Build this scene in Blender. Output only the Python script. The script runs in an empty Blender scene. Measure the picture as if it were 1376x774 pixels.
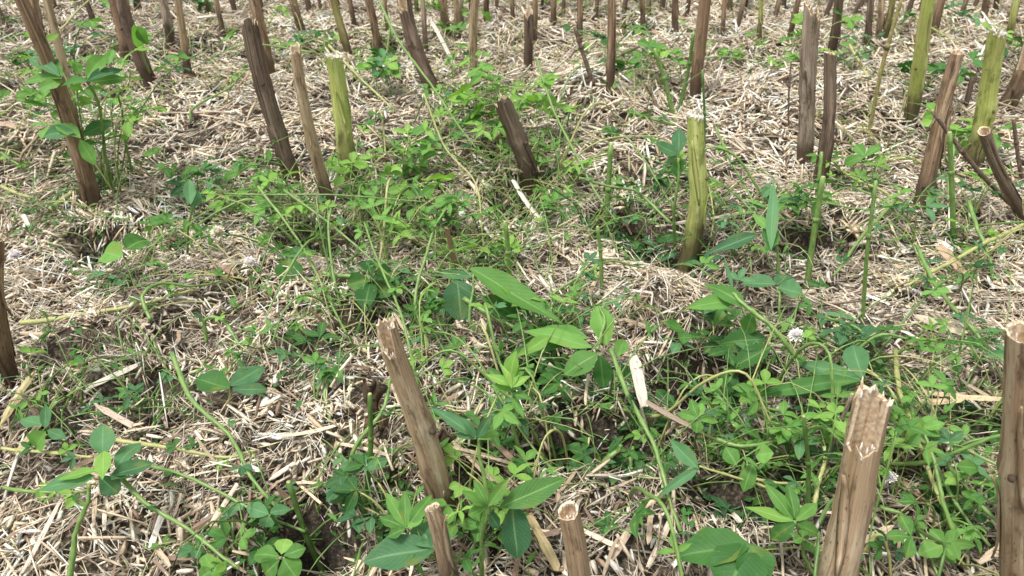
import bpy, math, random
import numpy as np
from mathutils import Vector, Matrix

random.seed(7)
rng = np.random.default_rng(11)
scene = bpy.context.scene
COL = scene.collection

# ------------------------------------------------------------------ camera, sky, sun, exposure
CAM_H, PITCH, LENS = 0.60, math.radians(32.0), 26.0
cam_data = bpy.data.cameras.new("camera")
cam = bpy.data.objects.new("camera", cam_data)
COL.objects.link(cam)
cam.location = (0, 0, CAM_H)
cam.rotation_euler = (math.radians(90) - PITCH, 0, 0)
cam_data.lens = LENS
cam_data.sensor_width = 36.0
cam_data.clip_start = 0.02
cam_data.clip_end = 500.0
cam_data.dof.use_dof = True
cam_data.dof.focus_distance = 0.85
cam_data.dof.aperture_fstop = 13.0
scene.camera = cam

SUN_EL, SUN_AZ = math.radians(72), math.radians(235)      # azimuth from +Y towards +X
world = bpy.data.worlds.new("World")
scene.world = world
world.use_nodes = True
wn = world.node_tree
wn.nodes.clear()
sky = wn.nodes.new("ShaderNodeTexSky")
sky.sky_type = 'NISHITA'
sky.sun_disc = False
sky.sun_elevation = SUN_EL
sky.sun_rotation = SUN_AZ
sky.air_density = 1.0
sky.dust_density = 4.0
sky.ozone_density = 1.0
hs = wn.nodes.new("ShaderNodeHueSaturation")
hs.inputs['Saturation'].default_value = 0.18
bg = wn.nodes.new("ShaderNodeBackground")
bg.inputs['Strength'].default_value = 0.095
wo = wn.nodes.new("ShaderNodeOutputWorld")
wn.links.new(sky.outputs[0], hs.inputs['Color'])
wn.links.new(hs.outputs[0], bg.inputs['Color'])
wn.links.new(bg.outputs[0], wo.inputs['Surface'])

sun_data = bpy.data.lights.new("sun", 'SUN')
sun_data.energy = 1.5
sun_data.angle = math.radians(11)
sun_data.color = (1.0, 0.97, 0.92)
sun = bpy.data.objects.new("sun", sun_data)
COL.objects.link(sun)
sd = Vector((math.sin(SUN_AZ) * math.cos(SUN_EL), math.cos(SUN_AZ) * math.cos(SUN_EL), math.sin(SUN_EL)))
sun.rotation_euler = sd.to_track_quat('Z', 'Y').to_euler()
sun.location = (-2, -3, 5)

scene.view_settings.view_transform = 'Standard'
scene.view_settings.look = 'None'
scene.view_settings.exposure = 1.15
scene.view_settings.gamma = 1.0

# ------------------------------------------------------------------ photograph geometry
FPX = LENS / 36.0 * 1376
CP, SP = math.cos(PITCH), math.sin(PITCH)


def ray(px, py):
    a, b = (px - 688) / FPX, (387 - py) / FPX
    return Vector((a, CP + b * SP, -SP + b * CP))


def at_z(px, py, z=0.0):
    r = ray(px, py)
    t = (z - CAM_H) / r.z
    return Vector((r.x * t, r.y * t, z))


def at_y(px, py, y):
    r = ray(px, py)
    t = y / r.y
    return Vector((r.x * t, y, CAM_H + r.z * t))


def mpp(p):
    """metres per photograph pixel at a point"""
    return (p.y * CP + (CAM_H - p.z) * SP) / FPX


# ------------------------------------------------------------------ terrain
def _hash(ix, iy, s):
    n = (ix.astype(np.int64) * 374761393 + iy.astype(np.int64) * 668265263 + s * 1442695041) & 0x7fffffff
    n = ((n ^ (n >> 13)) * 1274126177) & 0x7fffffff
    return ((n ^ (n >> 16)) & 0xffff) / 65535.0


def vnoise(x, y, scale, seed):
    x = np.asarray(x, float) / scale + 100.3
    y = np.asarray(y, float) / scale + 200.7
    ix, iy = np.floor(x), np.floor(y)
    fx, fy = x - ix, y - iy
    fx, fy = fx * fx * (3 - 2 * fx), fy * fy * (3 - 2 * fy)
    a, b = _hash(ix, iy, seed), _hash(ix + 1, iy, seed)
    c, d = _hash(ix, iy + 1, seed), _hash(ix + 1, iy + 1, seed)
    return (a * (1 - fx) + b * fx) * (1 - fy) + (c * (1 - fx) + d * fx) * fy - 0.5


# dark pockets where the mulch is open: px, py, half width px, half height px, depth m
HOLES = [(850, 300, 70, 26, .07), (905, 345, 60, 14, .05), (960, 500, 75, 34, .085), (800, 590, 95, 42, .085),
         (720, 500, 60, 40, .06), (1000, 655, 75, 32, .08), (1325, 570, 70, 24, .07), (1090, 330, 60, 14, .05),
         (120, 320, 50, 14, .04), (165, 385, 40, 12, .04), (190, 520, 45, 16, .05), (90, 480, 50, 18, .05),
         (420, 720, 60, 28, .07), (210, 565, 42, 12, .04), (600, 420, 60, 24, .05), (420, 480, 50, 18, .04),
         (90, 560, 30, 20, .04), (265, 68, 45, 9, .05), (855, 40, 22, 7, .03), (530, 70, 30, 8, .04),
         (700, 270, 60, 30, .05), (300, 130, 25, 8, .03), (430, 320, 60, 16, .04), (40, 210, 40, 12, .03),
         (1210, 70, 30, 8, .03), (10, 130, 20, 8, .03), (560, 210, 40, 14, .035), (1290, 185, 45, 12, .04),
         (1130, 560, 60, 26, .06), (640, 620, 40, 26, .05), (160, 130, 40, 14, .03), (1230, 640, 30, 20, .04),
         (330, 400, 30, 10, .03), (490, 445, 36, 18, .04), (1170, 200, 26, 8, .03), (530, 640, 24, 14, .03)]
# straw heaps
HEAPS = [(800, 140, 55, 30, .085), (880, 410, 85, 45, .05), (850, 510, 45, 40, .03), (1090, 300, 60, 12, .03),
         (1230, 300, 80, 24, .03), (1180, 440, 50, 20, .025), (150, 440, 90, 30, .025), (420, 590, 90, 60, .02),
         (520, 190, 60, 20, .02), (1050, 130, 90, 30, .02), (290, 240, 80, 20, .02), (60, 700, 100, 50, .02),
         (1010, 560, 40, 18, .03), (1300, 500, 60, 18, .035), (960, 730, 80, 24, .02), (620, 300, 40, 12, .03)]


def _spots(lst):
    out = []
    for (px, py, rx, ry, d) in lst:
        c = at_z(px, py)
        e, f, g = at_z(px + rx, py), at_z(px, py - ry), at_z(px, py + ry)
        out.append((c.x, c.y, abs(e.x - c.x), abs(f.y - g.y) / 2, d))
    return out


HS, PS = _spots(HOLES), _spots(HEAPS)


def hole_amount(x, y):
    h = np.zeros(np.shape(x))
    for (cx, cy, sx, sy, d) in HS:
        wob = 1 + 0.5 * vnoise(x, y, 0.05, 9)
        q = np.sqrt(((x - cx) / sx) ** 2 + ((y - cy) / sy) ** 2) * wob
        t = np.clip((1.25 - q) / 0.6, 0, 1)
        h = np.maximum(h, t * t * (3 - 2 * t) * (d / 0.085))
    return h


def H(x, y):
    x, y = np.asarray(x, float), np.asarray(y, float)
    z = 0.045 * vnoise(x, y, 0.35, 1) + 0.035 * vnoise(x, y, 0.13, 2) + 0.022 * vnoise(x, y, 0.045, 3) + 0.009 * vnoise(x, y, 0.02, 4)
    for (cx, cy, sx, sy, d) in PS:
        q = ((x - cx) / sx) ** 2 + ((y - cy) / sy) ** 2
        z = z + 0.8 * d * np.exp(-q * 0.9)
    return z - 0.115 * hole_amount(x, y)


def ground(px, py, dz=0.0):
    z = 0.0
    for _ in range(7):
        p = at_z(px, py, z)
        z = 0.5 * z + 0.5 * float(H(p.x, p.y))
    p = at_z(px, py, z)
    return Vector((p.x, p.y, float(H(p.x, p.y)) + dz))


# ------------------------------------------------------------------ materials
def new_mat(name):
    m = bpy.data.materials.new(name)
    m.use_nodes = True
    nt = m.node_tree
    return m, nt, nt.nodes['Principled BSDF'], nt.nodes['Material Output']


def N(nt, kind, **kw):
    n = nt.nodes.new(kind)
    for k, v in kw.items():
        if k in n.inputs:
            n.inputs[k].default_value = v
        else:
            setattr(n, k, v)
    return n


def mixrgb(nt, a, b, fac, mode='MIX'):
    m = nt.nodes.new("ShaderNodeMix")
    m.data_type = 'RGBA'
    m.blend_type = mode
    for sock, v in ((m.inputs[0], fac), (m.inputs[6], a), (m.inputs[7], b)):
        if isinstance(v, bpy.types.NodeSocket):
            nt.links.new(v, sock)
        elif isinstance(v, (int, float)):
            sock.default_value = v
        else:
            sock.default_value = (*v, 1)
    return m.outputs[2]


def ramp(nt, src, stops):
    r = nt.nodes.new("ShaderNodeValToRGB")
    while len(r.color_ramp.elements) < len(stops):
        r.color_ramp.elements.new(0.5)
    for e, (p, c) in zip(r.color_ramp.elements, stops):
        e.position = p
        e.color = (*c, 1) if not isinstance(c, (int, float)) else (c, c, c, 1)
    nt.links.new(src, r.inputs[0])
    return r.outputs[0]


def uv_noise(nt, sx, sy, scale=1.0, detail=4.0, rough=0.6, objrand=True):
    uv = N(nt, "ShaderNodeUVMap")
    mp = N(nt, "ShaderNodeMapping")
    mp.inputs['Scale'].default_value = (sx, sy, 1)
    nt.links.new(uv.outputs[0], mp.inputs['Vector'])
    no = N(nt, "ShaderNodeTexNoise", Scale=scale, Detail=detail, Roughness=rough)
    if objrand:
        no.noise_dimensions = '4D'
        oi = N(nt, "ShaderNodeObjectInfo")
        ml = N(nt, "ShaderNodeMath", operation='MULTIPLY')
        ml.inputs[1].default_value = 50
        nt.links.new(oi.outputs['Random'], ml.inputs[0])
        nt.links.new(ml.outputs[0], no.inputs['W'])
    nt.links.new(mp.outputs[0], no.inputs['Vector'])
    return no.outputs[0]


def straw_material():
    m, nt, p, out = new_mat("chopped_straw")
    at = N(nt, "ShaderNodeAttribute", attribute_name="tint")
    fib = uv_noise(nt, 9, 2.2, 1.0, 3, 0.6, False)
    c = mixrgb(nt, at.outputs['Color'], ramp(nt, fib, [(0.3, 0.70), (0.5, 1.0), (0.72, 1.18)]), 0.9, 'MULTIPLY')
    geo = N(nt, "ShaderNodeTexCoord")
    blot = N(nt, "ShaderNodeTexNoise", Scale=160.0, Detail=2.0)
    nt.links.new(geo.outputs['Object'], blot.inputs['Vector'])
    c = mixrgb(nt, c, (0.16, 0.11, 0.07), ramp(nt, blot.outputs[0], [(0.60, 0.0), (0.74, 0.7)]))
    nt.links.new(c, p.inputs['Base Color'])
    p.inputs['Roughness'].default_value = 0.62
    p.inputs['Specular IOR Level'].default_value = 0.35
    bp = N(nt, "ShaderNodeBump", Strength=0.35, Distance=0.0006)
    nt.links.new(fib, bp.inputs['Height'])
    nt.links.new(bp.outputs[0], p.inputs['Normal'])
    return m


def soil_material():
    m, nt, p, out = new_mat("mulchy_soil_painted_shade")
    geo = N(nt, "ShaderNodeTexCoord")
    a = N(nt, "ShaderNodeTexNoise", Scale=35.0, Detail=8.0, Roughness=0.7)
    b = N(nt, "ShaderNodeTexNoise", Scale=3.0, Detail=3.0)
    for t in (a, b):
        nt.links.new(geo.outputs['Object'], t.inputs['Vector'])
    c = ramp(nt, a.outputs[0], [(0.35, (0.007, 0.006, 0.004)), (0.55, (0.02, 0.015, 0.010)), (0.74, (0.07, 0.052, 0.035))])  # humus brown taken near black: shade of the hollows painted into the soil
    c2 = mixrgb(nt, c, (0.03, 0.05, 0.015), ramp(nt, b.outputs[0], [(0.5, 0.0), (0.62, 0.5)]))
    # far from the path of the straw the litter is only a colour
    sep = N(nt, "ShaderNodeVectorMath", operation='LENGTH')
    nt.links.new(geo.outputs['Object'], sep.inputs[0])
    far = ramp(nt, N_map(nt, sep.outputs['Value'], 6.0, 10.0), [(0, 0.0), (1, 0.85)])
    ho = N(nt, "ShaderNodeAttribute", attribute_name="bare_soil_shade")
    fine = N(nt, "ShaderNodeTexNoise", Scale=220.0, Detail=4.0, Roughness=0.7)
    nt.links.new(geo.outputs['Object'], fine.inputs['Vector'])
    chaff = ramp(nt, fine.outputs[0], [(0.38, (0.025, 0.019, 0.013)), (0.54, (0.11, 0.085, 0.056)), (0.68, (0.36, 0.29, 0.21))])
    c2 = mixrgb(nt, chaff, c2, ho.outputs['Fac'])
    c3 = mixrgb(nt, c2, ramp(nt, a.outputs[0], [(0.35, (0.16, 0.12, 0.08)), (0.6, (0.48, 0.38, 0.27))]), far)
    nt.links.new(c3, p.inputs['Base Color'])
    p.inputs['Roughness'].default_value = 0.9
    bp = N(nt, "ShaderNodeBump", Strength=0.8, Distance=0.01)
    nt.links.new(a.outputs[0], bp.inputs['Height'])
    nt.links.new(bp.outputs[0], p.inputs['Normal'])
    return m


def N_map(nt, src, lo, hi):
    r = nt.nodes.new("ShaderNodeMapRange")
    r.inputs['From Min'].default_value = lo
    r.inputs['From Max'].default_value = hi
    nt.links.new(src, r.inputs['Value'])
    return r.outputs[0]


def bark_material(name, dark, mid, light, moss=(0.10, 0.12, 0.02), mossamt=0.15, rough=0.75):
    m, nt, p, out = new_mat(name)
    fib = uv_noise(nt, 42, 7, 1.0, 6, 0.65)
    blot = uv_noise(nt, 5, 22, 1.0, 5, 0.65)
    spk = uv_noise(nt, 30, 190, 1.0, 2, 0.5)
    c = ramp(nt, fib, [(0.30, dark), (0.48, mid), (0.70, light)])
    bare = uv_noise(nt, 4, 6, 1.3, 5, 0.7)
    c = mixrgb(nt, c, tuple(min(.7, v * 1.25 + .03) for v in light), ramp(nt, bare, [(0.52, 0.0), (0.60, 0.6)]))
    c = mixrgb(nt, c, tuple(v * 0.45 for v in dark), ramp(nt, blot, [(0.54, 0.0), (0.64, 0.7)]))
    crack = uv_noise(nt, 60, 3.5, 1.0, 2, 0.5)
    c = mixrgb(nt, c, tuple(v * 0.3 for v in dark), ramp(nt, crack, [(0.27, 0.8), (0.34, 0.0)]))
    c = mixrgb(nt, c, moss, ramp(nt, uv_noise(nt, 3, 9, 1.0, 2, 0.5), [(0.5, 0.0), (0.65, mossamt)]))
    uvn = N(nt, "ShaderNodeUVMap")
    sx = N(nt, "ShaderNodeSeparateXYZ")
    nt.links.new(uvn.outputs[0], sx.inputs[0])
    ma = N(nt, "ShaderNodeMath", operation='MULTIPLY_ADD')
    ma.inputs[1].default_value = -0.16
    nt.links.new(blot, ma.inputs[0])
    nt.links.new(sx.outputs[1], ma.inputs[2])
    c = mixrgb(nt, c, (0.085, 0.058, 0.038), ramp(nt, ma.outputs[0], [(0.0, 0.85), (0.06, 0.0)]))
    c = mixrgb(nt, c, tuple(v * 0.3 for v in dark), ramp(nt, spk, [(0.64, 0.0), (0.70, 0.7)]))
    nt.links.new(c, p.inputs['Base Color'])
    p.inputs['Roughness'].default_value = rough
    p.inputs['Specular IOR Level'].default_value = 0.3
    bp = N(nt, "ShaderNodeBump", Strength=0.9, Distance=0.0016)
    nt.links.new(fib, bp.inputs['Height'])
    bp2 = N(nt, "ShaderNodeBump", Strength=0.5, Distance=0.003)
    nt.links.new(blot, bp2.inputs['Height'])
    nt.links.new(bp.outputs[0], bp2.inputs['Normal'])
    nt.links.new(bp2.outputs[0], p.inputs['Normal'])
    return m


def leaf_material(name, c_dark, c_light, rib, translucent=0.3, rough=0.6):
    m, nt, p, out = new_mat(name)
    uv = N(nt, "ShaderNodeUVMap")
    sp = N(nt, "ShaderNodeSeparateXYZ")
    nt.links.new(uv.outputs[0], sp.inputs[0])
    cx = N(nt, "ShaderNodeMath", operation='SUBTRACT')
    cx.inputs[1].default_value = 0.5
    nt.links.new(sp.outputs[0], cx.inputs[0])
    ab = N(nt, "ShaderNodeMath", operation='ABSOLUTE')
    nt.links.new(cx.outputs[0], ab.inputs[0])
    # side veins slant forward from the midrib
    k = N(nt, "ShaderNodeMath", operation='MULTIPLY_ADD')
    k.inputs[1].default_value = -0.55
    nt.links.new(ab.outputs[0], k.inputs[0])
    nt.links.new(sp.outputs[1], k.inputs[2])
    w = N(nt, "ShaderNodeMath", operation='MULTIPLY')
    w.inputs[1].default_value = 75.0
    nt.links.new(k.outputs[0], w.inputs[0])
    s = N(nt, "ShaderNodeMath", operation='SINE')
    nt.links.new(w.outputs[0], s.inputs[0])
    vein = ramp(nt, s.outputs[0], [(0.80, 0.0), (0.98, 0.22)])
    mid = ramp(nt, ab.outputs[0], [(0.012, 0.65), (0.045, 0.0)])
    oi = N(nt, "ShaderNodeObjectInfo")
    blot = uv_noise(nt, 2.5, 3.5, 1.0, 4, 0.6)
    ad = N(nt, "ShaderNodeMath", operation='ADD')
    nt.links.new(blot, ad.inputs[0])
    nt.links.new(oi.outputs['Random'], ad.inputs[1])
    c = ramp(nt, N_map(nt, ad.outputs[0], 0.45, 1.5), [(0.0, c_dark), (1.0, c_light)])
    c = mixrgb(nt, c, rib, vein)
    c = mixrgb(nt, c, rib, mid)
    spk = uv_noise(nt, 30, 40, 1.0, 1, 0.5)
    c = mixrgb(nt, c, (0.35, 0.38, 0.22), ramp(nt, spk, [(0.735, 0.0), (0.76, 0.8)]))
    yel = uv_noise(nt, 1.2, 1.6, 1.0, 2, 0.5)
    c = mixrgb(nt, c, (0.26, 0.26, 0.05), ramp(nt, yel, [(0.58, 0.0), (0.76, 0.65)]))
    fleck = uv_noise(nt, 7, 9, 1.0, 3, 0.6)
    c = mixrgb(nt, c, (0.20, 0.13, 0.05), ramp(nt, fleck, [(0.66, 0.0), (0.72, 0.75)]))
    nt.links.new(c, p.inputs['Base Color'])
    p.inputs['Roughness'].default_value = rough
    p.inputs['Specular IOR Level'].default_value = 0.28
    bp = N(nt, "ShaderNodeBump", Strength=0.4, Distance=0.0008, invert=True)
    nt.links.new(vein, bp.inputs['Height'])
    nt.links.new(bp.outputs[0], p.inputs['Normal'])
    tr = N(nt, "ShaderNodeBsdfTranslucent")
    hsv = N(nt, "ShaderNodeHueSaturation", Saturation=1.15, Value=1.5)
    nt.links.new(c, hsv.inputs['Color'])
    nt.links.new(hsv.outputs[0], tr.inputs['Color'])
    mx = N(nt, "ShaderNodeMixShader")
    mx.inputs[0].default_value = translucent
    nt.links.new(p.outputs[0], mx.inputs[1])
    nt.links.new(tr.outputs[0], mx.inputs[2])
    nt.links.new(mx.outputs[0], out.inputs['Surface'])
    return m


def stem_material(name, a, b, rough=0.45):
    m, nt, p, out = new_mat(name)
    f = uv_noise(nt, 6, 9, 1.0, 3, 0.6)
    g = uv_noise(nt, 1, 25, 1.0, 2, 0.6)
    c = mixrgb(nt, ramp(nt, f, [(0.35, a), (0.65, b)]), (0.10, 0.07, 0.03), ramp(nt, g, [(0.62, 0.0), (0.75, 0.45)]))
    nt.links.new(c, p.inputs['Base Color'])
    p.inputs['Roughness'].default_value = rough
    p.inputs['Subsurface Weight'].default_value = 0.0
    return m


def plain(name, ca, cb, sc=300.0, rough=0.7, bump=0.4):
    m, nt, p, out = new_mat(name)
    geo = N(nt, "ShaderNodeTexCoord")
    a = N(nt, "ShaderNodeTexNoise", Scale=sc, Detail=4.0)
    nt.links.new(geo.outputs['Object'], a.inputs['Vector'])
    nt.links.new(ramp(nt, a.outputs[0], [(0.35, ca), (0.62, cb)]), p.inputs['Base Color'])
    p.inputs['Roughness'].default_value = rough
    bp = N(nt, "ShaderNodeBump", Strength=bump, Distance=0.001)
    nt.links.new(a.outputs[0], bp.inputs['Height'])
    nt.links.new(bp.outputs[0], p.inputs['Normal'])
    return m


M = {
    'straw': straw_material(), 'soil': soil_material(),
    'brown': bark_material("brown_dry_bark", (0.085, 0.05, 0.03), (0.26, 0.165, 0.10), (0.47, 0.34, 0.22)),
    'darkb': bark_material("dark_weathered_bark", (0.04, 0.027, 0.02), (0.14, 0.095, 0.068), (0.30, 0.22, 0.165)),
    'tan': bark_material("tan_dry_bark", (0.17, 0.105, 0.055), (0.43, 0.30, 0.18), (0.60, 0.46, 0.31)),
    'grey': bark_material("grey_brown_bark", (0.14, 0.095, 0.07), (0.35, 0.265, 0.195), (0.56, 0.46, 0.36)),
    'green': bark_material("green_living_bark", (0.26, 0.31, 0.06), (0.42, 0.48, 0.12), (0.56, 0.60, 0.24),
                           (0.42, 0.36, 0.16), 0.4, 0.5),
    'olive': bark_material("olive_drying_bark", (0.15, 0.15, 0.04), (0.30, 0.28, 0.09), (0.44, 0.40, 0.18),
                           (0.30, 0.19, 0.11), 0.8, 0.6),
    'wood': plain("pale_split_wood", (0.46, 0.33, 0.20), (0.70, 0.58, 0.42), 260),
    'pith': plain("white_foamy_pith", (0.62, 0.57, 0.48), (0.82, 0.79, 0.72), 500),
    'leaf': leaf_material("fresh_clover_leaf", (0.056, 0.162, 0.032), (0.166, 0.354, 0.074), (0.25, 0.42, 0.12)),
    'blue': leaf_material("bluish_green_leaf", (0.046, 0.133, 0.057), (0.111, 0.260, 0.105), (0.20, 0.36, 0.16)),
    'dark': leaf_material("dark_green_leaf", (0.025, 0.093, 0.021), (0.066, 0.187, 0.037), (0.13, 0.27, 0.07), 0.2),
    'lime': leaf_material("young_lime_leaf", (0.133, 0.295, 0.046), (0.265, 0.468, 0.099), (0.34, 0.52, 0.16), 0.35),
    'stem': stem_material("green_stem", (0.10, 0.19, 0.04), (0.21, 0.33, 0.09)),
    'pale': stem_material("pale_yellow_green_stem", (0.26, 0.29, 0.09), (0.46, 0.45, 0.19)),
    'dstem': stem_material("dark_green_stem", (0.055, 0.12, 0.025), (0.12, 0.22, 0.05)),
    'wither': bark_material("withered_leaf_skin", (0.06, 0.035, 0.022), (0.15, 0.095, 0.06), (0.28, 0.19, 0.12)),
    'petal': plain("pinkish_white_petal", (0.84, 0.76, 0.77), (0.90, 0.88, 0.87), 200, 0.6, 0.0),
    'cream': plain("cream_petal", (0.66, 0.62, 0.46), (0.84, 0.80, 0.66), 200, 0.6, 0.0),
}


# ------------------------------------------------------------------ object helpers
def link(name, me, mat, parent=None, smooth=True):
    o = bpy.data.objects.new(name, me)
    if mat is not None and not me.materials:
        me.materials.append(M[mat] if isinstance(mat, str) else mat)
    if smooth and me.polygons:
        me.polygons.foreach_set("use_smooth", np.ones(len(me.polygons), bool))
    COL.objects.link(o)
    if parent is not None:
        o.parent = parent
    return o


def mesh(name, V, F, UV=None):
    me = bpy.data.meshes.new(name)
    me.from_pydata([tuple(v) for v in V], [], F)
    if UV is not None:
        lay = me.uv_layers.new(name="UVMap")
        idx = np.empty(len(me.loops), np.int32)
        me.loops.foreach_get("vertex_index", idx)
        lay.data.foreach_set("uv", np.asarray(UV, np.float32)[idx].ravel())
    me.update()
    return me


def tag(o, label=None, cat=None, group=None, kind=None):
    for k, v in (('label', label), ('category', cat), ('group', group), ('kind', kind)):
        if v:
            o[k] = v
    return o


def empty(name, loc, label, cat, group=None):
    o = bpy.data.objects.new(name, None)
    o.empty_display_size = 0.02
    COL.objects.link(o)
    o.location = loc
    return tag(o, label, cat, group)


def smooth_path(P, n):
    """Catmull-Rom through the points, n samples"""
    P = [Vector(p) for p in P]
    if len(P) == 2:
        return [P[0].lerp(P[1], i / (n - 1)) for i in range(n)]
    Q = [2 * P[0] - P[1]] + P + [2 * P[-1] - P[-2]]
    out = []
    segs = len(P) - 1
    for i in range(n):
        u = i / (n - 1) * segs
        s = min(int(u), segs - 1)
        t = u - s
        a, b, c, d = Q[s:s + 4]
        out.append(0.5 * ((2 * b) + (c - a) * t + (2 * a - 5 * b + 4 * c - d) * t * t + (3 * b - a - 3 * c + d) * t ** 3))
    return out


def tube(path, radii, sides=6, cap=True):
    """swept tube: verts, faces, uvs (u around, v metres*10)"""
    V, F, UV = [], [], []
    ref = Vector((0.3, 0.9, 0.2)).normalized()
    ln = 0.0
    n = len(path)
    for i, p in enumerate(path):
        d = (path[min(i + 1, n - 1)] - path[max(i - 1, 0)])
        d = d.normalized() if d.length > 1e-9 else Vector((0, 0, 1))
        u = d.cross(ref)
        if u.length < 0.1:
            u = d.cross(Vector((1, 0, 0)))
        u.normalize()
        w = d.cross(u)
        r = radii[i] if hasattr(radii, '__len__') else radii
        if i:
            ln += (p - path[i - 1]).length
        for k in range(sides):
            a = 2 * math.pi * k / sides
            V.append(p + (u * math.cos(a) + w * math.sin(a)) * r)
            UV.append((k / sides, ln * 10))
    for i in range(n - 1):
        for k in range(sides):
            a, b = i * sides + k, i * sides + (k + 1) % sides
            F.append((a, b, b + sides, a + sides))
    if cap:
        F.append(tuple(range(sides - 1, -1, -1)))
        F.append(tuple(range((n - 1) * sides, n * sides)))
    return V, F, UV


def merge(parts):
    V, F, UV = [], [], []
    for (v, f, u) in parts:
        o = len(V)
        V += v
        F += [tuple(i + o for i in q) for q in f]
        UV += u
    return V, F, UV


# ------------------------------------------------------------------ ground sheet
def axis(lo, hi, step, far):
    a = list(np.arange(lo, hi + 1e-6, step))
    s, x = step, hi
    while x < far:
        s *= 1.35
        x += s
        a.append(x)
    s, x = step, lo
    while x > -far:
        s *= 1.35
        x -= s
        a.insert(0, x)
    return np.array(a)


xs, ys = axis(-2.4, 2.4, 0.025, 80), axis(0.2, 3.6, 0.025, 80)
GX, GY = np.meshgrid(xs, ys)
GZ = H(GX, GY) - 0.012
nx, ny = len(xs), len(ys)
gv = np.stack([GX.ravel(), GY.ravel(), GZ.ravel()], 1)
ii = (np.arange(ny - 1)[:, None] * nx + np.arange(nx - 1)[None, :]).ravel()
gf = np.stack([ii, ii + 1, ii + 1 + nx, ii + nx], 1)
gm = bpy.data.meshes.new("ground")
gm.vertices.add(len(gv))
gm.vertices.foreach_set("co", gv.ravel())
gm.loops.add(gf.size)
gm.loops.foreach_set("vertex_index", gf.ravel())
gm.polygons.add(len(gf))
gm.polygons.foreach_set("loop_start", np.arange(0, gf.size, 4))
gm.update(calc_edges=True)
ga = gm.attributes.new("bare_soil_shade", 'FLOAT', 'POINT')  # where soil replaces chaff, strongest in the hollows with their painted shade
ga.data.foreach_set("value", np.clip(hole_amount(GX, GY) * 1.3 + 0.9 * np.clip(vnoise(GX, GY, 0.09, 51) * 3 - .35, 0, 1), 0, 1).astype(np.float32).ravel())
tag(link("ground", gm, 'soil'), kind='structure')

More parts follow.
